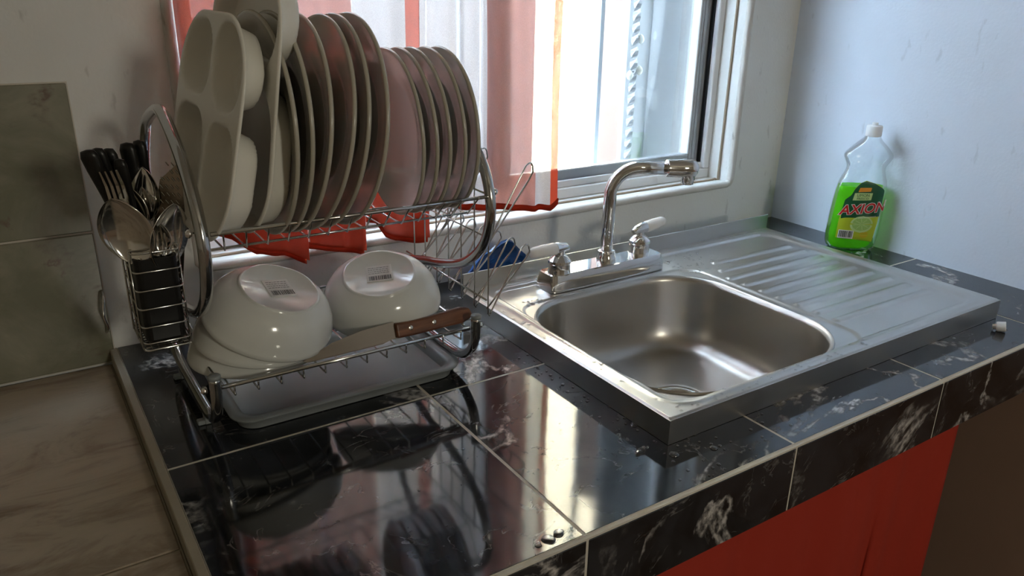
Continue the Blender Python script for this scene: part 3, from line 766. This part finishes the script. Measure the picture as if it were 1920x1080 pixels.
def place_tray(o, c, up, fr):
    """local x = towards the rack's front (u), local y = up, local z = open side"""
    up = Vector(up).normalized(); back = Vector(fr).normalized(); z = back.cross(up).normalized(); back = up.cross(z).normalized()
    o.matrix_world = Matrix(((back.x, up.x, z.x, c[0]), (back.y, up.y, z.y, c[1]), (back.z, up.z, z.z, c[2]), (0, 0, 0, 1)))
h2 = .115; w2 = .105
cA = [(-w2+.007, .002, .028, h2-.007, .034, .024), (.010, w2-.007, .020, h2-.007, .038, .022), (-w2+.007, .002, -h2+.007, .016, .034, .026), (.010, w2-.007, -h2+.007, .008, .034, .026)]
tA = divided('divided_plate', w2*2, h2*2, cA, .072, m_tray_w, 'white divided plate with four compartments facing out, leftmost in the rack')
place_tray(tA, (.1790, .862, .366), (.225, 0, 1), (.07, -1, 0))
h3 = .142
cB = [(-w2+.007, w2-.007, .030, h3-.007, .05, .022), (-w2+.007, w2-.007, -h3+.007, .018, .055, .023)]
tB = divided('divided_plate', w2*2, h3*2, cB, .08, m_tray_w, 'taller white divided plate right behind the leftmost one, its top out of the picture')
place_tray(tB, (.2190, .862, .3945), (.155, 0, 1), (.06, -1, 0))

# ------------------------------------------------------------------ white bowls
def bowl_thing(label, c, axis, R=.089, rb=.050, h=.074, sticker=True, spin=0.0, name='serving_bowl'):
    ax_ = Vector(axis).normalized(); q = ax_.to_track_quat('Z', 'Y').to_matrix().to_4x4(); Mx = Matrix.Translation(c) @ q @ Matrix.Rotation(spin, 4, 'Z')
    t = thing(name, c, label, 'bowl', 'white bowls drying upside down')
    prof = [(R-.003, 0), (R-.0012, .0008), (R, .003), (R-.0012, .0085), (R-.0018, .0095), (R*.962, h*.32), (R*.90, h*.56), (R*.80, h*.78), (R*.70, h*.91), (rb+.004, h-.002), (rb+.0012, h-.0004), (rb+.0006, h+.0016), (rb-.0018, h+.0016), (rb-.0035, h-.0004), (.0004, h-.0004)]
    inn = [(.0004, h-.005), (rb, h-.006), (R*.76, h*.76), (R*.86, h*.53), (R*.925, h*.30), (R-.006, .008), (R-.0045, .001)]
    pr = prof+inn; N2 = 96; vs = []; fs = []
    for (r, z) in pr:
        for k in range(N2):
            a = 2*pi*k/N2; b = 1+.010*max(0, 1-abs(z-.008)/.02)*abs(sin(4*a))
            if r < rb+.002 and z > h-.006: b = 1+.03*(abs(sin(3*a)))
            vs.append(Mx @ Vector((r*b*cos(a), r*b*.93*sin(a), z)))
    n = len(pr)
    for i in range(n):
        j = (i+1) % n
        if i == len(prof)-1: continue
        for k in range(N2): k2 = (k+1) % N2; fs.append((i*N2+k, i*N2+k2, j*N2+k2, j*N2+k))
    b_ = mesh_obj('bowl_body', vs, fs, m_opal, t, True)
    if sticker:
        zt = h+.0004; g_ = G(); g_.add([Mx @ Vector(p) for p in [(-.017, -.014, zt), (.017, -.014, zt), (.017, .016, zt), (-.017, .016, zt), (-.017, -.014, zt-.0008), (.017, -.014, zt-.0008), (.017, .016, zt-.0008), (-.017, .016, zt-.0008)]], [(0, 1, 2, 3), (4, 7, 6, 5), (0, 4, 5, 1), (1, 5, 6, 2), (2, 6, 7, 3), (3, 7, 4, 0)])
        st = g_.obj('price_sticker', m_paper, t)
        g_ = G(); x = -.014; zt += .0003; rnd = random.Random(3)
        while x < .014:
            w = rnd.choice([.0005, .0009, .0013]); g_.add([Mx @ Vector(p) for p in [(x, -.012, zt), (x+w, -.012, zt), (x+w, -.004, zt), (x, -.004, zt)]], [(0, 1, 2, 3)]); x += w+rnd.choice([.0006, .001])
        for r_ in range(4):
            y = .0005+.0035*r_; x = -.014
            while x < .012:
                w = rnd.uniform(.001, .004); g_.add([Mx @ Vector(p) for p in [(x, y, zt), (x+w, y, zt), (x+w, y+.0008, zt), (x, y+.0008, zt)]], [(0, 1, 2, 3)]); x += w+.0008
        g_.obj('barcode_print', m_ink, st)
    return t
def axis_from_view(sin_e, phi):
    ce = sqrt(1-sin_e**2); return _u2*ce*cos(phi)+_r2*ce*sin(phi)-_f*sin_e
bowl_thing('white bowl lying flat on its rim, bottom one of the left stack of three', (.2245, .926, .0675), (0, 0, 1), sticker=False, R=.083, h=.052, rb=.047)
bowl_thing('white bowl in the middle of the left stack, only a band of its side showing', (.226, .912, .0935), axis_from_view(.40, radians(12)), sticker=False, R=.082, h=.052, rb=.047)
bowl_thing('tilted white bowl on top of the left stack, pink-tinged base with a price sticker', (.2335, .897, .118), axis_from_view(.47, radians(29)), R=.081, h=.052, rb=.047, spin=radians(-25))
bowl_thing('tilted white bowl with a barcode sticker, behind the brown-handled knife', (.398, .925, .1010), axis_from_view(.70, radians(3)), R=.080, h=.052, rb=.046, spin=radians(10))

# ------------------------------------------------------------------ knife
kd = Vector((.990, .045, -.01)).normalized(); kc = Vector((.380, .8470, .0905)); kn_up = (_u2-kd*_u2.dot(kd)).normalized()
kn = thing('kitchen_knife', tuple(kc), 'kitchen knife with riveted brown wooden handle lying along the lower rack front', 'knife')
kn_n = kd.cross(kn_up).normalized()
if kn_n.dot(_f) > 0: kn_n = -kn_n
def slabshape(name, out2d, th, mat, parent, smooth=False):
    k = len(out2d); vs = [kc+kd*a+kn_up*b+kn_n*(th/2) for a, b in out2d]+[kc+kd*a+kn_up*b-kn_n*(th/2) for a, b in out2d]
    fs = [tuple(range(k)), tuple(range(2*k-1, k-1, -1))]+[(i, i+k, (i+1) % k+k, (i+1) % k) for i in range(k)]
    o_ = mesh_obj(name, vs, fs, mat, parent)
    if smooth: bv = o_.modifiers.new('b', 'BEVEL'); bv.width = .003; bv.segments = 3
    return o_
hn = slabshape('handle', [(0, -.010), (.03, -.011), (.07, -.0105), (.098, -.011), (.112, -.007), (.1155, .0), (.112, .008), (.100, .0115), (.085, .0105), (.05, .0085), (.02, .0085), (0, .010)], .012, m_wood, kn, True)
slabshape('blade', [(.002, -.008), (.0, .012), (-.045, .010), (-.085, .004), (-.125, -.010), (-.118, -.013), (-.02, -.013)], .0014, m_blade, kn)
for a in (.020, .055):
    g = G(); g.lathe([(.0034, -.001), (.0034, .0006), (.0028, .001), (0, .001)], 14, Matrix.Translation(kc+kd*a+kn_n*.006) @ kn_n.to_track_quat('Z', 'Y').to_matrix().to_4x4()); g.obj('rivet', m_cutlery, hn, True)

# ------------------------------------------------------------------ cutlery holder and cutlery
HX_0, HX_1, HYF, HYB, HZ0, HZ1 = .093, .139, .872, .955, .122, .238
ch = thing('cutlery_holder', (.116, .91, HZ0), 'black cutlery cup in a chrome wire basket on the left end of the rack', 'cutlery holder')
def ringpts(x0, x1, y0, y1, z, r=.006): return [Vector(p) for p in rring(x0, x1, y0, y1, r, z, 3)]
g = G(); rr_ = [(0.004, HZ0+.006), (.002, HZ0+.010), (.001, HZ1-.012), (.003, HZ1-.012), (.004, HZ0+.014)]; v_ = []
for ins, z in rr_: v_ += rring(HX_0+ins, HX_1-ins, HYF+ins, HYB-ins, .007, z, 4)
nr = len(v_)//len(rr_); f_ = []
for j in range(len(rr_)-1):
    for k in range(nr): k2 = (k+1) % nr; f_.append((j*nr+k, j*nr+k2, (j+1)*nr+k2, (j+1)*nr+k))
f_.append(tuple(range(nr))[::-1]); f_.append(tuple((len(rr_)-1)*nr+k for k in range(nr)))
mesh_obj('cup', v_, f_, m_black_pl, ch)
for k in range(6):
    z = HZ1-.004-(HZ1-HZ0-.010)*k/5; z = z if k < 5 else HZ0+.008
    g = G(); g.tube(ringpts(HX_0-.001, HX_1+.001, HYF-.001, HYB+.001, z), .0011, 6, closed=True); g.obj('ring_wire', m_chrome_w, ch, True)
g = G(); g.tube(ringpts(HX_0-.001, HX_1+.001, HYF-.001, HYB+.001, HZ0), .0016, 6, closed=True); g.obj('base_ring', m_chrome_w, ch, True)
g = G()
for i in range(8):
    x = HX_0+(HX_1-HX_0)*i/7; g.tube([(x, HYF, HZ0), (x, HYB, HZ0)], .0007, 4)
for i in range(12):
    y = HYF+(HYB-HYF)*i/11; g.tube([(HX_0, y, HZ0), (HX_1, y, HZ0)], .0007, 4)
g.obj('base_mesh', m_chrome_w, ch)
for (x, y) in ((HX_0-.002, HYF+.01), (HX_0-.002, HYF+.04), (HX_0-.002, HYB-.01), (HX_1+.002, HYF+.01), (HX_1+.002, HYB-.01)):
    g = G(); g.tube([(x, y, HZ0), (x, y, HZ1-.002)], .0011, 6); g.obj('upright_wire', m_chrome_w, ch, True)
for y in (HYF+.02, HYB-.02):
    g = G(); g.tube(spline([(HX_1+.002, y, HZ1-.004), (HX_1+.006, y, HZ1+.008), (XA-.001, y, HZ1+.010), (XA+.001, y, HZ1+.006)], 4), .0012, 6)
    g.obj('hanger', m_chrome_w, ch, True)

def frame_from(p0, p1, face):
    z = (Vector(p1)-Vector(p0)).normalized(); f = Vector(face); n_ = (f-z*f.dot(z)).normalized(); x = n_.cross(z).normalized()
    return Matrix(((x.x, n_.x, z.x, p0[0]), (x.y, n_.y, z.y, p0[1]), (x.z, n_.z, z.z, p0[2]), (0, 0, 0, 1)))
TOCAM = -_f
def spoon(name, label, foot, tip, bw, bl, face, depth=.010, group='spoons in the cutlery cup'):
    """foot: handle end inside cup; tip: end of the spoon bowl"""
    foot = Vector(foot); tip = Vector(tip); L_ = (tip-foot).length; Mx = frame_from(foot, tip, face)
    vs = []; fs = []; nu, nv = 18, 9
    # bowl: egg outline grid, dished away from +y(face)
    for side in (0, 1):
        for i in range(nu+1):
            t = i/nu; z = L_-bl+bl*t; wdt = bw/2*(max(0, sin(pi*min(1, (t*.94+.06))))**.62)
            wdt = max(wdt, .0025 if t < .5 else .0006)
            for j in range(nv):
                s = -1+2*j/(nv-1); x = s*wdt; dd = depth*(1-s*s)*sin(pi*min(1, max(0, t)))**.8
                vs.append(Mx @ Vector((x, -dd+(.0009 if side == 0 else -.0005), z)))
    B = (nu+1)*nv
    for i in range(nu):
        for j in range(nv-1):
            a = i*nv+j; fs.append((a, a+1, a+nv+1, a+nv)); fs.append((B+a, B+a+nv, B+a+nv+1, B+a+1))
        for j in (0, nv-1):
            a = i*nv+j; fs.append((a, a+nv, B+a+nv, B+a))
    t_ = thing(name, tuple(foot), label, 'spoon', group)
    mesh_obj('spoon_bowl', vs, fs, m_cutlery, t_, True)
    g_ = G(); v = []
    for (w, z, yy) in [(.0085, 0, 0), (.009, .01, 0), (.006, (L_-bl)*.5, .001), (.0035, (L_-bl)*.85, .0015), (.0035, L_-bl+.004, 0.0)]:
        v += [Mx @ Vector((sx*w/2, yy+sy*.0009, z)) for sx, sy in ((-1, -1), (1, -1), (1, 1), (-1, 1))]
    f = [(i*4+k, i*4+(k+1) % 4, i*4+4+(k+1) % 4, i*4+4+k) for i in range(4) for k in range(4)]+[(0, 3, 2, 1), (16, 17, 18, 19)]
    g_.add(v, f).obj('handle', m_cutlery, t_)
    return t_
FZ0 = HZ0+.016
spoon('serving_spoon', 'large round steel serving spoon leaning left out of the cutlery cup', (.122, .893, FZ0), (.083, .870, .297), .056, .078, TOCAM+Vector((0, 0, .1)), .013)
spoon('serving_spoon', 'large steel serving spoon turned sideways at the right side of the cutlery cup', (.108, .885, FZ0), (.142, .872, .284), .050, .074, Vector((.50, -.75, .25)), .014)
spoon('table_spoon', 'bright steel spoon seen from its back at the top middle of the cutlery cup', (.112, .925, FZ0), (.124, .930, .314), .038, .060, -TOCAM+Vector((.3, 0, 0)), .008)
spoon('table_spoon', 'steel spoon half hidden between the large spoon and the bright one', (.108, .915, FZ0), (.104, .915, .298), .038, .058, TOCAM, .008)
spoon('tea_spoon', 'small steel spoon lying low among the cutlery, in front of the sideways serving spoon', (.124, .880, FZ0), (.127, .8765, .262), .020, .034, TOCAM, .004)
def fork(label, foot, tip, face):
    foot = Vector(foot); tip = Vector(tip); L_ = (tip-foot).length; Mx = frame_from(foot, tip, face)
    t_ = thing('fork', tuple(foot), label, 'fork', 'forks in the cutlery cup'); hl = .050
    g_ = G(); v = []
    for (w, z) in [(.009, 0), (.006, (L_-hl)*.5), (.004, (L_-hl)*.9), (.018, L_-hl+.010), (.020, L_-hl+.018)]:
        v += [Mx @ Vector((sx*w/2, sy*.0009, z)) for sx, sy in ((-1, -1), (1, -1), (1, 1), (-1, 1))]
    f = [(i*4+k, i*4+(k+1) % 4, i*4+4+(k+1) % 4, i*4+4+k) for i in range(4) for k in range(4)]+[(0, 3, 2, 1), (16, 17, 18, 19)]
    g_.add(v, f).obj('handle', m_cutlery, t_)
    for k in range(4):
        x = -.0085+.00567*k; g_ = G(); z0 = L_-hl+.0175
        pts = [(x, 0, z0), (x, -.001, z0+.015), (x, .002, L_)]
        v = []
        for i, (a, b, c) in enumerate(pts):
            w = (.0018, .0015, .0007)[i]; v += [Mx @ Vector((a+sx*w, b+sy*.0008, c)) for sx, sy in ((-1, -1), (1, -1), (1, 1), (-1, 1))]
        f = [(i*4+k2, i*4+(k2+1) % 4, i*4+4+(k2+1) % 4, i*4+4+k2) for i in range(2) for k2 in range(4)]+[(0, 3, 2, 1), (8, 9, 10, 11)]
        g_.add(v, f).obj('tine', m_cutlery, t_)
fork('steel fork with upright tines in front of the black knife handles', (.117, .905, FZ0), (.087, .890, .322), TOCAM)
fork('steel fork with its tines low in the cutlery cup, in front of the sideways spoon', (.112, .897, FZ0), (.1225, .878, .255), TOCAM)
def steak(label, foot, tip, w=.018, hl=.088):
    foot = Vector(foot); tip = Vector(tip); L_ = (tip-foot).length; Mx = frame_from(foot, tip, TOCAM)
    t_ = thing('table_knife', tuple(foot), label, 'knife', 'black-handled cutlery in the cup')
    g_ = G(); g_.add([Mx @ Vector(p) for p in [(-.006, -.0006, 0), (.006, -.0006, 0), (.006, .0006, 0), (-.006, .0006, 0), (-.006, -.0006, L_-hl+.005), (.006, -.0006, L_-hl+.005), (.006, .0006, L_-hl+.005), (-.006, .0006, L_-hl+.005)]],
        [(0, 3, 2, 1), (4, 5, 6, 7), (0, 1, 5, 4), (1, 2, 6, 5), (2, 3, 7, 6), (3, 0, 4, 7)]).obj('blade', m_cutlery, t_)
    prof = [(.35*w, L_-hl), (.40*w, L_-hl+.010), (.42*w, L_-hl*.5), (.5*w, L_-.020), (.48*w, L_-.006), (.30*w, L_-.001), (.0004, L_)]
    g_ = G(); g_.lathe([(.36*w, L_-hl), (.38*w, L_-hl*.6), (.47*w, L_-.022), (.48*w, L_-.008), (.36*w, L_-.0015), (.0005, L_)], 14, Mx, 1, .55); g_.obj('handle', m_black_pl, t_, True)
kl = [((.127, .935, FZ0), (.071, .905, .342), .020), ((.124, .938, FZ0), (.081, .918, .341), .018), ((.126, .943, FZ0), (.092, .928, .338), .019), ((.120, .930, FZ0), (.099, .900, .331), .015), ((.128, .941, FZ0), (.113, .937, .341), .019), ((.131, .944, FZ0), (.126, .942, .342), .016)]
kt = ['black-handled knife leaning furthest left in the cutlery cup', 'black-handled knife second from the left in the cutlery cup', 'black-handled knife third from the left, behind the fork tines', 'slim black-handled knife just left of the tall upright one',
      'thick black-handled knife behind the bright spoon', 'black-handled knife standing nearest the rack side tube']
for (a, b, w), t in zip(kl, kt): steak(t, a, b, w)
# flat grater
gr = thing('hand_grater', (.134, .935, FZ0), 'flat steel hand grater with rows of slots, beside the rack side tube', 'grater')
Mx = frame_from(Vector((.131, .915, FZ0)), Vector((.150, .915, .322)), TOCAM+Vector((.2, 0, 0)))
Lg = (Vector((.150, .915, .322))-Vector((.131, .915, FZ0))).length
g = G(); ol = [(-.010, .02), (.010, .02), (.017, Lg*.62), (.010, Lg*.88), (-.012, Lg), (-.016, Lg*.62)]
k = len(ol); g.add([Mx @ Vector((a, .0005, b)) for a, b in ol]+[Mx @ Vector((a, -.0005, b)) for a, b in ol], [tuple(range(k)), tuple(range(2*k-1, k-1, -1))]+[(i, i+k, (i+1) % k+k, (i+1) % k) for i in range(k)])
g.obj('plate', m_blade, gr)
g = G()
for i in range(9):
    z = Lg*.60+i*.0085
    for j in range(4):
        x = -.011+j*.0055+(.0015 if i % 2 else 0)
        if z > Lg*.9 and x > .0: continue
        c_ = Mx @ Vector((x, .0012, z)); d_ = Mx @ Vector((x+.003, .0016, z+.004)); g.tube([c_, d_], .0007, 4)
g.obj('teeth', m_cutlery, gr); gr.children[-1]['kind'] = 'stuff'

# ------------------------------------------------------------------ soap bottle
BC = Vector((1.4865, .940, .0008)); bn = Vector((-.66, -.75, 0)).normalized(); bwv = Vector((-bn.y, bn.x, 0)).normalized()
if bwv.dot(_r2) < 0: bwv = -bwv
LEAN = .045
bt = thing('dish_soap_bottle', tuple(BC), 'clear bottle of green dish soap with a printed label against the right wall', 'bottle')
def bpt(w, n_, z): return BC+bwv*(w+LEAN*z)+bn*n_+Vector((0, 0, z))
bprof = [(0, .040, .0), (.004, .047, 0), (.012, .0505, 0), (.03, .0525, 0), (.07, .0525, 0), (.10, .0515, 0), (.125, .050, 0), (.145, .0465, 0), (.160, .0405, 0), (.170, .0375, 0), (.178, .0385, 0), (.190, .0455, 0), (.197, .0478, 0), (.203, .0460, 0), (.218, .0320, 0), (.230, .0190, 0), (.235, .0150, 0), (.240, .0145, 0)]
def hwz(z):
    for (a, wa, _), (b, wb, _) in zip(bprof, bprof[1:]):
        if a <= z <= b: return wa+(wb-wa)*(z-a)/(b-a)
    return bprof[-1][1]
def dpz(z):  # half depth
    h = hwz(z); return h*.52 if z < .20 else max(.0145, h*(.52+.48*sstep(.20, .235, z)))
def bshell(z0, z1, inset, mat, name, top=True, step=.004):
    zs = []; z = z0
    while z < z1: zs.append(z); z += step
    zs.append(z1); vs = []; fs = []; n = 48
    for z in zs:
        a, b = hwz(z)-inset, dpz(z)-inset
        for k in range(n):
            t = 2*pi*k/n; c, s = cos(t), sin(t); e = 2/2.6
            vs.append(bpt((abs(c)**e)*(1 if c > 0 else -1)*a, (abs(s)**e)*(1 if s > 0 else -1)*b, z))
    for j in range(len(zs)-1):
        for k in range(n): k2 = (k+1) % n; fs.append((j*n+k, j*n+k2, (j+1)*n+k2, (j+1)*n+k))
    fs.append(tuple(range(n))[::-1])
    if top: fs.append(tuple((len(zs)-1)*n+k for k in range(n)))
    o_ = mesh_obj(name, vs, fs, mat, bt); auto_smooth(o_, 50); return o_
bshell(0, .240, 0, m_clear, 'bottle_body')
bshell(.0015, .135, .0015, m_liquid, 'liquid')
g = G(); cp = bpt(0, 0, .2375); g.lathe([(.0150, 0), (.0156, .002), (.0156, .020), (.0145, .0215), (.0060, .0225), (.0055, .0275), (.0004, .0280)], 28, Matrix.Translation(cp)); auto_smooth(g.obj('cap', m_cap, bt), 50)
def lab(w, z, off):
    a, b = hwz(z), dpz(z); e = 2.6; q = min(.98, abs(w)/a); return bpt(w, b*(1-q**e)**(1/e)+off, z)
lab0 = None
def label_poly(name, pts, off, mat, parent, n=10):
    """pts: outline (w, z) counter-clockwise, fan of strips clipped as a row grid"""
    zs = sorted(set([p[1] for p in pts])); z0, z1 = zs[0], zs[-1]; vs = []; fs = []; rows = 22
    for j in range(rows+1):
        z = z0+(z1-z0)*j/rows; xs_ = []
        zz = min(max(z, z0+1e-5), z1-1e-5)
        for i in range(len(pts)):
            (a, za), (b, zb) = pts[i], pts[(i+1) % len(pts)]
            if (za-zz)*(zb-zz) < 0: xs_.append(a+(b-a)*(zz-za)/(zb-za))
        l_, r_ = (min(xs_), max(xs_)) if xs_ else (0, 0)
        for k in range(n+1): vs.append(lab(l_+(r_-l_)*k/n, z, off))
    for j in range(rows):
        for k in range(n): a = j*(n+1)+k; fs.append((a, a+1, a+n+2, a+n+1))
    return mesh_obj(name, vs, fs, mat, parent, True)
L0 = label_poly('label', [(-.037, .022), (.037, .020), (.040, .060), (.041, .100), (.041, .130), (.036, .136), (.012, .149), (.0, .150), (-.010, .146), (-.020, .132), (-.024, .118), (-.034, .108), (-.038, .06)], .0006, m_lab_y, bt, 14)
label_poly('label_band', [(-.035, .068), (.0405, .075), (.041, .130), (.036, .135), (.012, .148), (.0, .149), (-.010, .145), (-.020, .131), (-.024, .118), (-.034, .108), (-.036, .085)], .0009, m_lab_g, L0, 14)
label_poly('flash', [(-.012, .126), (.012, .128), (.013, .136), (-.010, .135)], .0013, m_lab_o, L0)
label_poly('flash', [(-.020, .108), (.016, .110), (.017, .125), (-.018, .124)], .0012, m_lab_l, L0)
def circ(c, r, ry=None, n=20): return [(c[0]+r*cos(2*pi*k/n), c[1]+(ry or r)*sin(2*pi*k/n)) for k in range(n)]
label_poly('lime_picture', circ((.008, .058), .023, .018), .0013, m_lab_l, L0); label_poly('lime_picture', circ((.008, .059), .019, .0145), .0016, m_lab_lime, L0)
g = G()
for k in range(8):
    t = 2*pi*k/8+.2; a = (.008+.003*cos(t), .059+.003*sin(t)); b = (.008+.0165*cos(t), .059+.0125*sin(t)); nrm = Vector((-(b[1]-a[1]), b[0]-a[0])).normalized()*.0006
    g.add([lab(a[0]-nrm.x, a[1]-nrm.y, .0019), lab(b[0]-nrm.x, b[1]-nrm.y, .0019), lab(b[0]+nrm.x, b[1]+nrm.y, .0019), lab(a[0]+nrm.x, a[1]+nrm.y, .0019)], [(0, 1, 2, 3)])
g.obj('lime_segments', m_lab_l, L0)
label_poly('barcode_panel', [(-.034, .026), (-.004, .026), (-.004, .044), (-.034, .044)], .0012, m_lab_w, L0)
g = G(); x = -.032; rnd = random.Random(5)
while x < -.007:
    w = rnd.choice([.0006, .001, .0016]); g.add([lab(x, .0285, .0016), lab(x+w, .0285, .0016), lab(x+w, .0425, .0016), lab(x, .0425, .0016)], [(0, 1, 2, 3)]); x += w+rnd.choice([.0008, .0014])
g.obj('barcode_print', m_lab_k, L0)
label_poly('seal_mark', circ((.017, .036), .0085, .0070), .0012, pm('label_amber', (.60, .50, .02), .4), L0)
def label_text(txt, size, c, mat, off, shear=0, bold=0, rot=0.0, sx=1.0):
    v, f = text_geo(txt, size, shear, bold); out = []
    for p in v:
        x, y = p.x*sx, p.y; x, y = x*cos(rot)-y*sin(rot), x*sin(rot)+y*cos(rot); out.append(lab(c[0]+x, c[1]+y, off))
    return mesh_obj('lettering', out, f, mat, L0)
label_text('AXION', .0285, (.0035, .0905), m_lab_w, .0016, .28, .0016, .14, .98); label_text('AXION', .0285, (.0035, .0905), m_lab_r, .0020, .28, .0005, .14, .98)
label_text('LIMON', .0080, (-.001, .1195), m_lab_g, .0017, 0, 0, .04); label_text('FRESCO', .0066, (-.001, .1125), m_lab_g, .0017, 0, 0, .04)
label_text('ARRANCAGRASA', .0046, (.016, .0735), m_lab_w, .0016, 0, 0, .12)

# ------------------------------------------------------------------ small things
# blue plastic bag wedged behind the sink upstand
vs = []; fs = []; n_ = 14; rnd = random.Random(2)
for i in range(n_):
    for j in range(n_):
        u, v = i/(n_-1), j/(n_-1); top = .035+.052*(1-abs(u-.72)/.72 if u < .72 else 1-(u-.72)/.45)
        x = .640+.115*u+.006*v; z = .001+top*v; y = 1.118+.010*v*sin(u*5)+.007*noise.noise(Vector((u*5, v*5, 1)))
        vs.append((x, y, z))
for i in range(n_-1):
    for j in range(n_-1): fs.append((i*n_+j, (i+1)*n_+j, (i+1)*n_+j+1, i*n_+j+1))
o = mesh_obj('plastic_bag', vs, fs, m_blue); md = o.modifiers.new('s', 'SOLIDIFY'); md.thickness = .006
tag(o, 'crumpled dark blue plastic bag tucked between sink edge and wall', 'bag')
# cap
cp = thing('bottle_cap', (1.300, .5305, 0), 'small white translucent plastic cap on the counter right of the sink', 'cap')
g = G(); Mc = Matrix.Translation((1.300, .5305, .0085)) @ Matrix.Rotation(radians(78), 4, 'X') @ Matrix.Rotation(radians(25), 4, 'Y'); g.lathe([(.0004, -.007), (.0075, -.007), (.0082, -.005), (.0082, .006), (.0075, .0065), (.0068, .005), (.0068, -.004), (.0004, -.004)], 20, Mc); auto_smooth(g.obj('cap_shell', m_cap, cp), 50)
g = G(); g.lathe([(.004, -.0125), (.0045, -.0065), (.0045, -.006)], 14, Mc); g.obj('nozzle', m_cap, cp, True)
# little chrome hook on the wall
g = G(); g.tube(spline([(.078, 1.183, .030), (.080, 1.172, .040), (.0765, 1.166, .062), (.080, 1.170, .084), (.080, 1.183, .092)], 6), .0022, 8)
tag(g.obj('wall_hook', m_chrome_w, None, True), 'thin curved chrome hook on the wall at the edge of the green tiles', 'hook')

# water
def drop(g_, x, y, z0, r, h, sx=1.0, sy=1.0, rot=0.0, seed=0):
    n = 14; vs = []; fs = []; prof = [(1.0, 0), (.97, .35), (.8, .75), (.45, .97), (.02, 1.0)]
    for (rr, zz) in prof:
        for k in range(n):
            a = 2*pi*k/n; q = 1+.28*noise.noise(Vector((cos(a)*1.3+seed, sin(a)*1.3, seed*.7))); X, Y = rr*r*q*cos(a)*sx, rr*r*q*sin(a)*sy
            vs.append((x+X*cos(rot)-Y*sin(rot), y+X*sin(rot)+Y*cos(rot), z0+zz*h))
    for j in range(4):
        for k in range(n): k2 = (k+1) % n; fs.append((j*n+k, j*n+k2, (j+1)*n+k2, (j+1)*n+k))
    g_.add(vs, fs)
m_drop = pm('water', (1, 1, 1), 0.0, 0, 1.0, 1.33)
g = G(); rnd = random.Random(11)
big_d = [(.629, .748, .0055, 1.8, .6), (.617, .730, .006, 1.9, .7), (.650, .735, .003, 1, 1), (.601, .672, .0045, 1, 1), (.622, .636, .013, 1.2, .55), (.600, .622, .008, 1.5, .6), (.633, .622, .008, .6, 1.5),
    (.610, .594, .009, 1.4, .6), (.640, .596, .007, 1.2, .6), (.640, .580, .005, 1, 1), (.632, .572, .006, 1.5, .8), (.644, .566, .005, 1, 1), (.660, .605, .007, 1.4, .6), (.560, .570, .007, 1.5, .8), (.590, .545, .006, 1, 1), (.640, .530, .005, 1, 1), (.378, .500, .007, 1, 1), (.392, .502, .006, 1.2, .8), (.365, .499, .004, 1, 1)]
for i, (x, y, r, sx, sy) in enumerate(big_d): drop(g, x, y, .0001, r, .0022, sx, sy, .4, i)
for i in range(60):
    x, y = rnd.uniform(.56, .80), rnd.uniform(.49, .56)
    if rnd.random() < .5: x, y = rnd.uniform(.57, .597), rnd.uniform(.57, .86)
    drop(g, x, y, .0001, rnd.uniform(.0008, .0026), .0012, 1, 1, 0, i)
for i in range(12): drop(g, rnd.uniform(.15, .60), rnd.uniform(.62, .84), .0001, rnd.uniform(.0008, .002), .001, 1, 1, 0, i)
tag(g.obj('water_drops', m_water, None, True), 'clear water drops and small puddles scattered on the black tiles', 'water', kind='stuff')
g = G()
for i in range(170):
    if i < 90:
        e = rnd.random()
        x, y = (rnd.uniform(.602, .627), rnd.uniform(.57, .95)) if e < .4 else (rnd.uniform(.62, 1.0), rnd.uniform(.566, .583)) if e < .7 else (rnd.uniform(.66, .70), rnd.uniform(.955, .968))
    else: x, y = rnd.uniform(.99, 1.12), rnd.uniform(.93, 1.02)
    if rrsdf(x, y, BX0, BX1, BY0, BY1, .105) < .006 or not SX0+.004 < x < SX1-.004: continue
    drop(g, x, y, deck(x, y)-.0002, rnd.uniform(.0008, .0030), .0012, 1, 1, 0, i)
tag(g.obj('sink_drops', m_water, None, True), 'clear water drops on the rim and drainboard of the steel sink', 'water', kind='stuff')

# ------------------------------------------------------------------ raise everything so that the floor lies at z = 0
for o in list(S.objects):
    if o.parent is None: o.location.z += CZ
